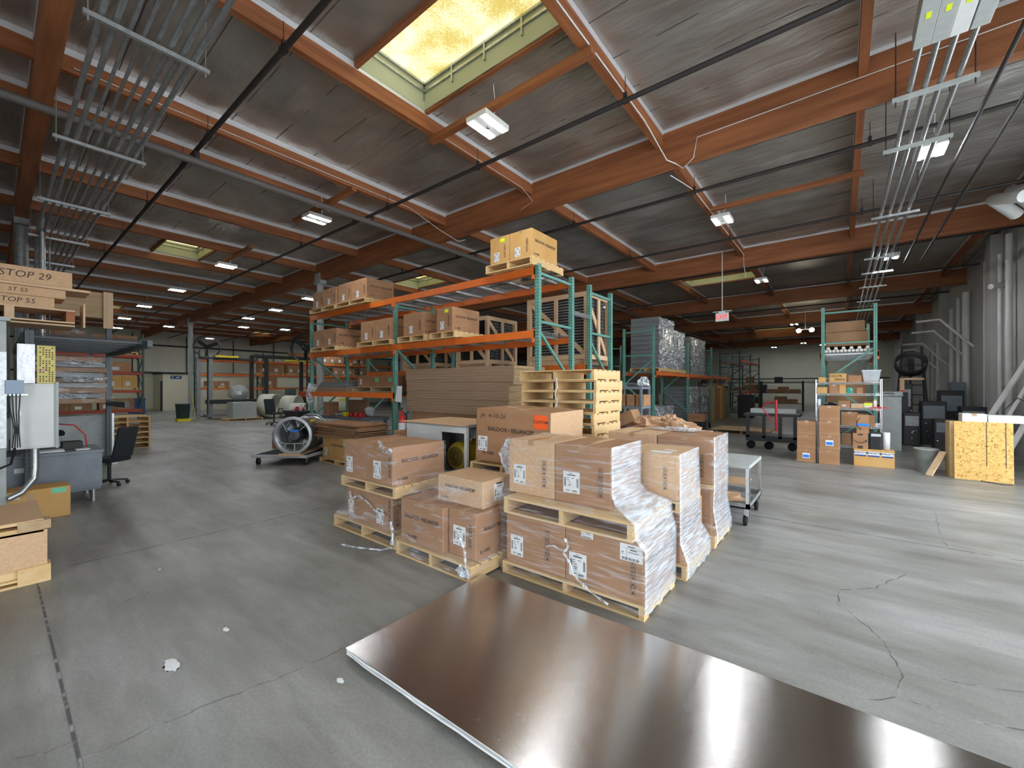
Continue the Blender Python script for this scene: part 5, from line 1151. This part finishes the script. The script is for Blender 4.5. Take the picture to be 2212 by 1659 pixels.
t = thing('bracket', 'orange brown timber bracket standing up above the dark machines', 'timber', (1.35,16.2,1.5)); MB().box(-.05,.05,-.04,.04,0,.3).build('upright', M['lumber'][2], t); MB().box(-.05,.45,-.04,.04,.3,.36).build('arm', M['lumber'][0], t); MB().box(-.06,.06,-.05,.05,-.05,.02).build('clamp', M['red'], t)
tag(MB().box(-.06,.12,-.1,.1,0,1.45).build('stand_post', M['dark'], loc=(1.35,16.2,0)), 'dark post carrying the timber bracket', 'post')
# right wall pipes
for k, (y, r, a, b) in enumerate(((14.9,.06,0,5.2),(15.6,.045,0,4.9),(16.9,.05,0,5.0),(19.2,.09,.2,4.6),(20.3,.05,.2,4.6),(21.4,.06,.2,4.4),(24,.05,.2,3.4),(25,.04,.2,3.4),(26.2,.05,.2,3.2),(27.5,.04,.2,3.2))):
    pipe('wall_pipe', [(XR-.12,y,a),(XR-.12,y,b)], r, M['white'] if k < 7 else M['gray'], 'vertical white painted pipe on the right wall, '+['nearest one','second from the nearest','third from the nearest','thick one by the bent arms','fifth from the nearest','sixth from the nearest','seventh in the haze','eighth in the haze','ninth in the haze','farthest one'][k], 'pipe', 'vertical pipes on the right wall')
for k, (y, z) in enumerate(((18.8,3.75),(19.9,3.5),(22.5,3.3),(24.5,3.2))):
    pipe('bent_arm', [(XR-.02,y,z-.9),(XR-.2,y,z-.7),(XR-.75,y,z),(XR-1.3,y,z-.03)], .04, M['white'], 'bent white pipe arm reaching out from the right wall, '+['nearest','second','third','farthest'][k], 'pipe', 'bent pipe arms on the right wall', 8)
pipe('wall_camera', [(XR-.02,15.4,4.1),(XR-.35,15.2,4.05)], .07, M['white'], 'short white round vent stub high on the right wall', 'vent')
for k, z in enumerate((5.1,5.25)): pipe('flexible_duct', [(2.35+.25*k,10.6+.2*k,z-.35),(2.1+.25*k,11.0+.2*k,z-.2),(2.45+.25*k,11.45+.2*k,z-.4)], .1, M['white'], 'pale flexible duct elbow at the top right corner, '+['lower','upper'][k]+' one', 'duct')
# particle board and things round it
p0, p1 = fl(2062,1033), fl(2191,1046)
t = thing('particle_board', 'golden particle board panel leaning at the right with two dark slots', 'board', ((p0[0]+p1[0])/2, (p0[1]+p1[1])/2, 0), atan2(p1[1]-p0[1], p1[0]-p0[0])); L = hypot(p1[0]-p0[0], p1[1]-p0[1])/2
o = MB().box(-L,L,0,.02,0,1.0).build('board', M['osb'], t); o.rotation_euler = (R(-4),0,0)
for u in (.1, .68): q = MB().box(L*u*1.1,L*u*1.1+.008,-.003,.0,.25,1.0).build('slot', M['ink'], t); q.rotation_euler = (R(-4),0,0)
tag(MB().box(p0[0]-.04,p1[0]+.0,p0[1]+.14,p0[1]+.55,0,.98).build('crate_box', M['wood'][0]), 'pale wooden crate directly behind the particle board', 'crate')
carton('white carton with a brown stripe lying above the particle board', p0[0]+.12, p0[0]+.42, p0[1]+.2, p0[1]+.5, .981, 1.13, m='white', tape='y'); carton('second white carton lying above the particle board', p0[0]+.43, p0[0]+.85, p0[1]+.2, p0[1]+.5, .981, 1.11, m='white', tape=None)
for k, (y, r_, z, w) in enumerate(((13.4,.0,2.35,.1),(13.0,.1,2.1,.05),(12.75,.05,1.55,.09))):
    tag(MB().bar((1.9+.2*k,y-.9,.0),(3.1,y,z),w,.03).build('leaning_plank', M['white']), ['long white plank leaning on the right wall','narrow white strip between the leaning planks','short white plank leaning above the particle board'][k], 'plank')
t = thing('waste_bin', 'pale grey bin left of the particle board', 'bin', (p0[0]-.3, p0[1]+.5, 0)); MB().lathe([(0,0),(.13,0),(.17,.42),(.18,.42),(.18,.44),(.165,.44),(.12,.02),(0,.02)], 22).build('bin_body', M['gray'], t)
tag(MB().bar((p0[0]-.32,p0[1]+.02,.0),(p0[0]-.1,p0[1]+.3,.42),.1,.02).build('offcut', M['lumber'][0]), 'pale wood offcut leaning on the bin beside the particle board', 'board')
cable([(p1[0]-.05,p1[1]-.15,.006),(p0[0]+.5,p0[1]-.25,.006),(p0[0]+.3,p0[1]-.05,.006)], 'black cord on the floor before the particle board', .006, 'black')
cable([(3.0,11.9,.6),(2.8,11.7,1.2),(2.5,11.6,1.4),(2.3,11.5,1.15)], 'looped black cable above the white cartons at the right', .01, 'black')

# ======================= LEFT SIDE =======================
# pale machine post with a control cabinet
t = thing('machine_post', 'pale grey green steel post at the left edge carrying the long cartons', 'post', (-7.62, .06, 0))
MB().box(-.1,.1,-.11,.05,0,2.36).build('post_body', M['gray'], t, bevel=.006); MB().box(-.14,.14,-.14,.08,2.36,2.4).build('cap_plate', M['gray'], t)
MB().box(.1,.13,.0,.05,.9,2.0).build('flange', M['steel'], t); MB().tube([(.12,-.05,2.3),(.13,-.06,1.9),(.12,-.05,1.2)], .008, 6).build('hose', M['black'], t)
t = thing('control_cabinet', 'pale grey control cabinet on the machine post with cables hanging in front', 'control cabinet', (-7.62, .36, .86))
MB().box(-.14,.02,-.22,.15,0,.78).build('cabinet_body', M['white'], t, bevel=.004); MB().box(.02,.035,-.2,.12,.02,.76).build('door', M['white'], t, bevel=.004); MB().box(.02,.05,.135,.16,-.01,.8).build('edge_strip', M['gray'], t)
MB().box(.035,.05,-.16,-.14,.4,.46).build('latch', M['steel'], t)
t = thing('switch_box', 'small pale blue switch box at the top of the control cabinet', 'switch box', (-7.5, .17, 1.52)); MB().box(-.04,.05,-.07,.07,0,.16).build('box_body', mat('pale_blue_enamel', (.3,.4,.5), .5), t, bevel=.004); MB().box(-.03,.04,-.09,.1,-.02,0).build('bracket', M['steel'], t)
for k in range(4): cable([(-7.46,.12+.03*k,1.52),(-7.44,.14+.02*k,1.3),(-7.45,.17+.01*k,1.1),(-7.44,.15+.02*k,.9)], 'dark cable hanging in front of the control cabinet, '+['first','second','third','fourth'][k]+' from the post', .006, 'black')
cable([(-7.44,.17,.9),(-7.42,.14,.72),(-7.42,.02,.66),(-7.42,-.1,.72)], 'thick black cable looping left under the control cabinet', .012, 'rubber')
pipe('conduit_bend', [(-7.6,.33,.86),(-7.6,.33,.62),(-7.58,.32,.5),(-7.52,.22,.36),(-7.5,.12,.31)], .035, M['steel'], 'bent galvanised conduit below the control cabinet', 'conduit', None, 14)
t = thing('hole_gauge', 'yellow plate with rows of square dark holes standing on the control cabinet', 'gauge plate', (-7.62, .42, 1.645))
MB().box(-.004,.004,-.075,.075,0,.46).build('plate', mat('yellow_gauge', (.62,.52,.14), .5), t); h = MB(); r4 = random.Random(9)
for i in range(5):
    for j in range(16):
        if r4.random() < .62: h.box(.004,.0055,-.055+.025*i,-.055+.025*i+.012,.02+.027*j,.035+.027*j)
h.build('hole', M['ink'], t); MB().box(.004,.0055,-.05,.01,.15,.17).build('sticker', mat('pink_sticker', (.6,.3,.35), .6), t)
tag(MB().box(-.02,.01,-.07,.07,0,.47).build('foil_sleeve', M['foil_edge'], loc=(-7.64, .26, 1.645)), 'crinkled silver foil sleeve left of the yellow hole plate', 'sleeve')
# column pipes at the first girder column
for k in range(4): pipe('riser_pipe', [(-12.55+.12*k,.62,0),(-12.55+.12*k,.62,4.9)], .035+.01*(k==3), M['steel'], 'vertical galvanised riser pipe beside the left column, '+['next to the column','second','third','shiny rightmost one'][k], 'pipe', 'riser pipes beside the left column')
# long cartons on a skid on top of the dark rack
t = rack('dark slate rack at the left with a slotted end post', (-11.75, 1.48), R(-90), [1.35], 3.7, 2.36, [], pm='navy', brm='navy', Hs=[2.36,2.36]) if 0 else None
t = thing('pallet_rack', 'dark slate rack at the far left with a tall slotted post', 'pallet rack', (-11.75, 1.5, 0))
for (x, y, h) in ((0,0,2.95),(0,-1.2,2.95),(3.7,-1.2,2.32)): MB().box(-.05,.05,-.04,.04,0,h).build('upright', M['navy'], t, loc=(x, y, 0), bevel=.003)
for z in (1.33,2.3): MB().box(0,3.6,-1.26,-1.2,z-.1,z).build('beam', M['navy'], t); MB().box(0,3.6,-.04,.02,z-.1,z).build('beam', M['navy'], t) if z > 2 else MB().box(.0,1.9,-.04,.02,z-.1,z).build('beam', M['navy'], t)
for k in range(7): MB().box(.25+.5*k,.31+.5*k,-1.2,0,2.26,2.29).build('deck_support', M['navy'], t)
MB().bar((.0,0,2.5),(0,-1.15,1.4),.04,.04).build('brace', M['navy'], t)
g = MB()
for k in range(30): g.box(.1+.12*k,.108+.12*k,-1.2,0,2.301,2.307)
g.build('wire_deck', M['dark'], t)
# skid and long cartons, facing the camera side (+X)
t = thing('wooden_skid', 'long wooden skid under the handwritten cartons at the left edge', 'skid', (-8.35, .2, 2.405))
for z in (0,.04,.2): MB().box(-.35,.3,-.9,.5,z,z+.02).build('board', M['lumber'][1], t)
for y in (-.85,-.1,.42): MB().box(-.35,.3,y,y+.08,.06,.2).build('block', M['glulam'][1] if y > .3 else M['lumber'][1], t)
MB().box(.22,.3,-.86,-.72,.22,.62).build('upright_block', M['glulam'][1], t); MB().box(-.1,.28,.58,.6,.0,.32).build('end_slat', M['lumber'][2], t)
def longbox(label, y0, y1, z0, z1, text, ts, tu):
    t = carton(label, -8.62, -8.1, y0, y1, z0, z1, m='card_light', tape=None)
    if text: lettering(text, t, (.263, tu, (z1-z0)*.5), '+x', ts, bold=-.002, shear=.15)
    return t
longbox('lower long carton with handwritten stop 55 on the skid', -.7, .52, 2.626, 2.765, 'STOP 55', .09, .28)
longbox('upper long carton of the middle pair on the skid', -.7, .62, 2.767, 2.885, 'ST 55', .07, .25)
t = thing('wooden_batten', 'thin pale batten between the long cartons', 'batten', (-8.35,.1,2.887)); MB().box(-.27,.27,-.9,.75,0,.03).build('board', M['lumber'][1], t)
longbox('top long carton with handwritten stop 29 at the left edge', -.9, .68, 2.92, 3.13, 'STOP 29', .12, .38)
# wooden boards standing on the rack behind
t = thing('wooden_crate', 'weathered wooden crate end above the dark slotted post', 'crate', (-11.7, 1.1, 2.96))
MB().box(-.03,.25,-.85,.42,0,.5).build('side_boards', M['wood_old'][1], t); MB().box(.25,.3,.28,.42,-.2,.52).build('corner_post', M['lumber'][2], t)
crumple('clear plastic wrapped bundle on the dark rack behind the long cartons', (-10.3,.9,2.31), (.8,.35,.2), 'film_clear', 83, flat=.4)
for k in range(9):
    tag(MB().box(-.95+.3*rng.random(),.95-.3*rng.random(),-.45+.12*rng.random(),.47-.14*rng.random(),0,.07).build('wrapped_bundle', M['graywrap'] if k%2 else M['card_dark'], loc=(-10.6, .8, 1.335+.085*k)), 'wrapped dark panel in the shiny pile on the slate rack, '+['lowest','second from the bottom','third from the bottom','fourth from the bottom','middle one','fourth from the top','third from the top','second from the top','top one'][k], 'panel', 'pile of wrapped panels on the slate rack')
film('shiny film over the pile of dark panels on the slate rack', [(-11.55,-9.65,.33,1.27,2.12), (-11.57,-9.63,.31,1.29,1.34)], m='film_clear', amp=.03)
for k in range(5): crumple('crumpled shiny film bulging from the dark panel pile, '+['lowest bulge','second bulge','middle bulge','fourth bulge','top bulge'][k], (-9.72-.2*(k%2), .75+.1*(k%3), 1.4+.14*k), (.12,.3,.05), 'film_bunch', 200+k)
# desk, chair, partition, floor boxes
t = thing('steel_desk', 'blue grey steel desk at the left with dark clutter on top', 'desk', (-8.6, .3, 0))
MB().box(-.42,.42,-.75,.7,.68,.72).build('desk_top', M['bluegray'], t, bevel=.006); MB().box(.36,.4,-.72,.68,.2,.68).build('modesty_panel', M['bluegray'], t); MB().box(-.4,.36,.3,.67,.16,.68).build('drawer_pedestal', M['bluegray'], t); MB().box(-.4,.36,-.7,-.3,.16,.68).build('drawer_pedestal', M['bluegray'], t)
for sx in (-.34,.32):
    for sy in (-.64,.6): MB().lathe([(.035,0),(.035,.16)], 12, 0, Matrix.Translation((sx,sy,0))).build('foot', M['steel'], t)
MB().box(.4,.402,-.12,.02,.5,.56).build('label_plate', M['paper'], t)
for k, (x, y, w, l, h, m, s) in enumerate(((-.1,.0,.2,.3,.16,'black','black machine part left of the desk lamp'),(-.05,.42,.14,.2,.1,'dark','dark tool box on the desk near the chair'),(.2,.2,.12,.25,.02,'paper','white papers at the front of the desk'),(.25,.5,.08,.14,.015,'paper','small white note at the desk corner'))):
    tag(MB().box(-w,w,-l/2,l/2,0,h).build(['machine_part','tool_box','paper_sheet','paper_note'][k], M[m], loc=(-8.6+x, .3+y, .721), bevel=.003), s, ['machine part','tool box','paper','paper'][k])
crumple('dark coil of hoses and cables piled on the steel desk', (-8.75,.45,.9), (.22,.22,.09), 'rubber', 91, cat='hose', name='hose_coil', flat=.4)
cable([(-8.8,.5,.99),(-8.75,.6,1.07),(-8.7,.75,1.05),(-8.7,.86,.9),(-8.7,.88,.73)], 'red hose arching over the clutter on the steel desk', .009, 'red')
def office_chair(label, loc, rz, arms):
    t = thing('office_chair', label, 'office chair', loc, rz)
    MB().box(-.24,.24,-.24,.24,.44,.52).build('seat', M['fabric'], t, bevel=.03)
    o = MB().box(-.22,.22,-.035,.035,0,.58).build('backrest', M['fabric'], t, loc=(0,.25,.52), bevel=.03); o.rotation_euler = (R(-14),0,0)
    MB().lathe([(.03,.1),(.03,.44)], 12).build('gas_column', M['black'], t)
    for k in range(5):
        a = 2*pi*k/5; MB().bar((0,0,.1),(.28*cos(a),.28*sin(a),.07),.04,.03).build('base_leg', M['black'], t); MB().lathe([(0,-.02),(.03,-.02),(.03,.02),(0,.02)], 12, 0, Matrix.Translation((.28*cos(a),.28*sin(a),.03)) @ Matrix.Rotation(R(90),4,'Y')).build('caster', M['black'], t)
    if arms:
        for s in (-.27,.27): MB().tube([(s,.15,.46),(s*1.05,.12,.66),(s*1.05,-.12,.68),(s,-.18,.5)], .018, 8).build('armrest', M['black'], t)
    return t
office_chair('dark office chair behind the steel desk, high curved backrest', (-9.35,1.2,0), R(-50), False).scale = (.8,.8,.88)
office_chair('black office chair with armrests on the floor before the pale pipe rings', (-18.9,7.5,0), R(100), True)
t = thing('partition_panel', 'pale grey low partition panel behind the desk, metal edged', 'panel', (-11.93,1.3,0)); MB().box(-.02,.02,-1.2,.28,.05,1.02).build('panel_body', M['gray'], t); MB().box(-.03,.03,.26,.3,0,1.05).build('edge_post', M['steel'], t); MB().box(-.05,.06,.2,.36,0,.03).build('foot', M['steel'], t)
t = carton('worn brown carton with faded tape on the floor before the desk', -7.95, -7.55, -.3, .62, 0, .37, m='card_gold', tape=None)
MB().box(.2,.202,.1,.16,.12,.33).build('label', M['tape'], t); MB().box(.201,.203,.3,.42,.3,.36).build('label', M['green_label'], t); MB().box(.2,.202,-.05,.05,.28,.35).build('label', M['paper'], t)
# hardboard faced crate in the left foreground
t = thing('shipping_crate', 'hardboard faced wooden crate cut by the left picture edge in front', 'crate', (-5.57, -.43, 0)); t.scale = (1,1,.82)
o_ = M['lumber'][1]
MB().box(-.45,.42,-.9,.72,.16,.52).build('crate_panel', M['card_light'], t)
for z in (.0,.05,.54,.6): MB().box(-.45,.43,-.9,.6,z,z+.022).build('slat', M['wood'][1], t)
MB().box(.3,.44,.56,.74,.0,.17).build('corner_block', M['wood'][0], t, bevel=.004); MB().box(.3,.44,.56,.74,.53,.62).build('corner_block', M['wood_old'][0], t, bevel=.004); MB().box(-.45,.42,-.9,.7,.5,.54).build('frame', M['wood'][1], t); MB().box(-.45,.42,-.9,.7,.62,.63).build('lid', M['card_light'], t); MB().box(-.4,.4,-.9,.56,.075,.16).build('bearer', M['wood'][1], t)
for k in range(6): pallet('wooden pallet in the low stack behind the partition, '+['lowest','second from the floor','third from the floor','third from the top','second from the top','topmost'][k], -15.5, -14.45, 1.75, 2.65, .138*k, h=.137, nd=6, run='x', group='low stack of pallets at the left')
# back left rack, office room, bins
def far_boxes(xf, segs, z, hs, group, lab, dep=.7, m='card', pal=True):
    # segs: list of (y0, y1)
    for k, (a, b) in enumerate(segs):
        if pal: tag(MB().box(-dep,0,a-.04,b+.04,z,z+.03).box(-dep,0,a-.04,b+.04,z+.09,z+.12).box(-dep,0,a-.04,a+.04,z+.03,z+.09).box(-dep,0,(a+b)/2-.05,(a+b)/2+.05,z+.03,z+.09).box(-dep,0,b-.04,b+.04,z+.03,z+.09).build('wooden_pallet', M['wood'][1], loc=(xf,0,0)), 'pallet '+lab[k], 'pallet', group+' pallets')
        n = max(1, round((b-a)/.62)); w = (b-a)/n; z0 = z+(.12 if pal else 0)
        for q in range(n):
            t = thing('cardboard_box', 'brown carton '+lab[k]+(', '+['left one','second one','third one','fourth one','fifth one'][q] if n > 1 else ''), 'box', (xf-dep/2, a+w*(q+.5), z0), group=group)
            MB().box(-dep/2,dep/2,-w/2+.008,w/2-.008,0,hs[k]).build('box_body', M[m], t)
            if w > .35: MB().box(dep/2,dep/2+.004,-w*.28,w*.02,hs[k]*.15,hs[k]*.5).build('shipping_label', M['paper'], t)
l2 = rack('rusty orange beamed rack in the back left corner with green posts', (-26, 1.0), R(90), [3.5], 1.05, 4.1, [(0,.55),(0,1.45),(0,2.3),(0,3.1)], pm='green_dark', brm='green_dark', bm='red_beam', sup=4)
far_boxes(-26.0, [(1.3,2.6),(2.8,4.3)], 3.107, [.8,.75], 'cartons on the back left rack', ['on the top beams of the back left rack near the dark post','on the top beams of the back left rack at its right end'])
far_boxes(-26.0, [(1.6,2.6),(3.2,4.1)], 2.307, [.45,.45], 'cartons on the back left rack', ['on the third level of the back left rack near the dark post','on the third level of the back left rack at its right end'], pal=False)
far_boxes(-26.0, [(1.4,2.6),(2.7,4.3)], 1.457, [.5,.55], 'cartons on the back left rack', ['on the second level of the back left rack at its left','on the second level of the back left rack at its right'], m='card_gold')
far_boxes(-26.0, [(1.4,2.8),(3.0,4.2)], .557, [.4,.5], 'cartons on the back left rack', ['on the low level of the back left rack at its left','on the low level of the back left rack at its right'], m='card_dark', pal=False)
t = thing('office_room', 'cream walled office room with a dark door edge by the left wall', 'office', (-36.6, 10, 0))
MB().box(-1.35,1.3,-2.9,5,0,2.47).build('room_walls', M['wall_white'], t); MB().box(-1.3,1.36,-2.95,5,2.47,2.55).build('roof_edge', M['dark'], t)
MB().box(.75,1.25,-2.93,-2.9,0,2.0).build('door', M['black'], t); MB().box(1.301,1.31,-2.5,-1.9,2.15,2.35).build('restroom_sign', M['blue'], t)
t2 = [c for c in kids(t) if c.name.startswith('restroom')][0]; lettering('I  WC', t, (1.315,-2.2,2.25), '+x', .13, m='paper') if 0 else MB().box(1.311,1.313,-2.42,-2.36,2.2,2.3).box(1.311,1.313,-2.2,-2.0,2.22,2.28).build('sign_print', M['paper'], t)
for i in range(3):
    for j in range(3): MB().box(1.301,1.306,-1.6+.42*i,-1.25+.42*i,.95+.27*j,1.18+.27*j).build('posted_sheet', M['paper'], t)
t = thing('recycling_bin', 'dark blue recycling bin standing by the office room', 'bin', (-33.5,5.5,0)); MB().box(-.3,.3,-.35,.35,0,.85).build('bin_body', M['blue'], t, bevel=.03); MB().box(-.33,.33,-.38,.38,.85,.92).build('lid', M['blue'], t)
t = thing('mop_bin', 'dark green round bin at the foot of the grey column in the back', 'bin', (-24.2,5.6,0)); MB().lathe([(0,.12),(.24,.12),(.28,.78),(.3,.78),(.3,.82),(.27,.8),(0,.2)], 24).build('bin_body', M['green_bin'], t); MB().box(-.25,.25,-.25,.25,0,.12).build('dolly_base', M['yellow'], t)
cable([(-24.1,6.1,0),(-24.3,5.9,1.5)], 'broom stick leaning by the dark green round bin', .015, 'yellow')
# long orange rack in the far background
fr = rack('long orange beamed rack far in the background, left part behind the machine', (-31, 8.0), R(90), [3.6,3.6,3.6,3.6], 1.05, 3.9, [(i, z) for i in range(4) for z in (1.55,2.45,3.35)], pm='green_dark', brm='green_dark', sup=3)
G = 'cartons on the far orange rack'
far_boxes(-31, [(13.5,15.4),(15.7,17.5),(18.2,20.0)], 3.357, [.62,.5,.5], G, ['on the top level of the far rack, wide group','on the top level of the far rack beside the big fan','on the top level of the far rack, behind the orange rack post'])
far_boxes(-31, [(11.4,12.9),(13.2,15),(16.6,18.4),(18.8,20.6)], 2.457, [.6,.6,.5,.55], G, ['on the middle level of the far rack at the left','on the middle level of the far rack behind the dark machine post','on the middle level of the far rack under the big fan','on the middle level of the far rack at the far right'])
far_boxes(-31, [(8.4,9.6),(11.7,12.5),(15.2,17),(17.2,18.8),(19.2,21)], 1.557, [.3,.6,.55,.55,.55], G, ['low on the far rack near the column','on the lower level of the far rack, single','on the lower level of the far rack right of the round mirror','on the lower level of the far rack above the pale tank','on the lower level of the far rack, rightmost'])
# big machine with dark posts
t = thing('press_machine', 'large dark machine with tall posts and a wheel guard at the back left', 'machine', (-25, 8.3, 0))
for (x, y, h) in ((0,-1.9,3.1),(.2,-1.45,3.2),(-.2,.55,3.3),(.3,1.1,3.3),(-.2,3.2,3.3),(.3,3.6,3.3)): MB().box(x-.09,x+.09,y-.08,y+.08,0,h).build('post', M['dark'] if y > -1 else M['steel_dull'], t)
MB().box(-.3,.4,.5,3.7,3.2,3.35).build('top_beam', M['dark'], t); MB().box(-.2,.3,-1.9,.6,3.0,3.1).build('top_beam', M['dark'], t); MB().box(-.4,.45,-1.5,1.2,.75,.95).build('machine_bed', M['dark'], t); MB().box(-.3,.3,1.3,3.4,.6,1.0).build('machine_bed', M['dark'], t); MB().box(-.4,.4,-1.6,1.2,.1,.2).build('base_frame', M['steel_dull'], t)
MB().lathe([(0,-.1),(.42,-.1),(.42,.1),(0,.1)], 26, 0, Matrix.Translation((.2,-.2,1.3)) @ Matrix.Rotation(R(90),4,'Y')).build('wheel_guard', M['gray'], t)
MB().box(.305,.31,-.3,-.1,1.2,1.4).build('warning_sign', M['paper'], t); MB().box(.1,.3,.8,1.0,.95,1.2).build('motor_housing', M['gray'], t); MB().lathe([(0,0),(.14,0),(.14,.03),(0,.03)], 20, 0, Matrix.Translation((.45,3.65,1.65)) @ Matrix.Rotation(R(90),4,'Y')).build('round_mirror', M['white'], t)
MB().box(.0,.5,2.2,2.6,1.0,1.5).build('gear_box', M['green_bin'], t); MB().box(.1,.45,2.9,3.4,1.0,1.35).build('gear_box', M['red_beam'], t); MB().box(.3,.45,-1.3,-.3,3.1,3.2).build('guard_tube', M['yellow'], t); MB().box(.35,.45,2.0,3.4,3.05,3.15).build('guard_tube', M['yellow'], t)
for k in range(4): MB().tube([(.5,-.7+.3*k,.15),(.5,-.55+.25*k,.7)], .012, 6).build('stool_leg', M['steel'], t)
t = thing('pallet_load', 'pale grey block on a pallet before the dark machine', 'block', (-22.7,7.55,.12)); MB().box(-.4,.4,-.5,.5,0,.75).build('block', M['gray'], t)
pallet('pallet under the pale grey block before the dark machine', -23.15, -22.2, 6.8, 8.3, 0, h=.118, run='x')
def standing_fan(label, loc, r, h, rz):
    t = thing('pedestal_fan', label, 'fan', loc, rz); FX = Matrix.Translation((0,0,h)) @ Matrix.Rotation(R(90),4,'X')
    MB().lathe([(r-.015,-.1),(r,-.1),(r,.1),(r-.015,.1),(r-.015,-.1)], 30, 0, FX).build('fan_ring', M['dark'], t)
    g = MB()
    for k in range(5): g.lathe([(r*.18*(k+1),-.1),(r*.18*(k+1)+.006,-.105)], 24, 0, FX)
    g.build('grille', M['dark'], t); MB().lathe([(0,-.08),(.11,-.08),(.11,.14),(0,.14)], 16, 0, FX).build('motor', M['black'], t)
    for k in range(3): a = 2*pi*k/3+.4; MB().bar((0,0,h),(.85*r*cos(a),0,h+.85*r*sin(a)),.04,.3*r).build('blade', M['black'], t)
    MB().tube([(0,.08,0),(0,.08,h)], .03, 10).build('pole', M['dark'], t); MB().lathe([(0,0),(.35,0),(.3,.05),(0,.05)], 20).build('base', M['dark'], t)
standing_fan('large dark pedestal fan at the left end of the orange rack', (-15.6,7.3,0), .55, 3.05, R(40)); standing_fan('dark pedestal fan above the machine near the grey back column', (-26.6,7.2,0), .6, 3.75, R(60))
# pale pipe rings and tank
for k, (x, y, r) in enumerate(((-23.2,9.0,.62),(-22.4,9.75,.58),(-21.2,9.6,.4))):
    t = thing('pipe_ring', ['pale hollow pipe ring left one behind the office chair','pale hollow pipe ring behind the black cabinet','smaller pale pipe ring in front of the others'][k], 'pipe ring', (x,y,r), R(38)); MX = Matrix.Rotation(R(90),4,'Y')
    MB().lathe([(r-.05,-.35),(r,-.35),(r,.35),(r-.05,.35),(r-.05,-.35)], 30, 0, MX).build('ring', M['wallp'], t)
t = thing('storage_tank', 'large cream horizontal tank behind the pipe rings', 'tank', (-23.5,12.8,.8)); MB().lathe([(0,-1.4),(.5,-1.35),(.8,-1.2),(.8,1.2),(.5,1.35),(0,1.4)], 30, 0, Matrix.Rotation(R(90),4,'X')).build('tank_body', M['wall_white'], t); MB().box(-.5,.5,-1,1,-.8,-.5).build('cradle', M['dark'], t); MB().box(.79,.81,-.3,.1,.0,.12).build('label', M['yellow'], t)
t = thing('black_cabinet', 'low black steel cabinet with wrapped items on top, left of the fan', 'cabinet', (-14.6,6.6,0)); MB().box(-.55,.55,-.3,.3,0,.8).build('cabinet_body', M['black'], t, bevel=.01); MB().box(-.5,-.42,-.31,-.3,.6,.66).build('label', M['paper'], t)
crumple('red and white wrapped bundle lying on the black cabinet', (-14.4,6.5,.8), (.25,.15,.1), 'red', 95, cat='bundle', name='wrapped_bundle', flat=.4); tag(MB().lathe([(0,0),(.05,0),(.05,.25),(0,.25)], 14).build('jug', M['paper'], loc=(-14.05,6.4,.8)), 'white upright jug at the right end of the black cabinet', 'jug')
# scraps on the floor, pipe rail on the left wall
for k, (px, py, s) in enumerate(((370,1437,.05),(488,1360,.02),(345,1230-0,.012),(735,1470,.02))):
    p = fl(px, py, .001); crumple('small white scrap on the floor, '+['largest one in the left foreground','slim one above the largest','tiny one further up','one near the metal sheet corner'][k], p, (s*1.6,s*.8,.004), 'paper', 100+k, cat='scrap', name='paper_scrap', flat=.1)
tag(MB().tube([(XL+.25,YN+1,4.55),(XL+.25,30,4.55)], .05, 8).tube([(XL+.2,YN+1,2.62),(XL+.2,30,2.62)], .05, 8).build('wall_rail', M['dark']), 'dark double pipe rail along the far left wall', 'pipe')
for k in range(9): pipe('wall_conduit', [(XL+.1,3+3*k,2.5),(XL+.1,3+3*k,5.3)], .035, M['dark'], 'dark vertical conduit on the far left wall, '+['nearest the camera side','second','third','fourth','fifth','sixth','seventh','eighth','last'][k], 'conduit', 'vertical conduits on the far left wall')
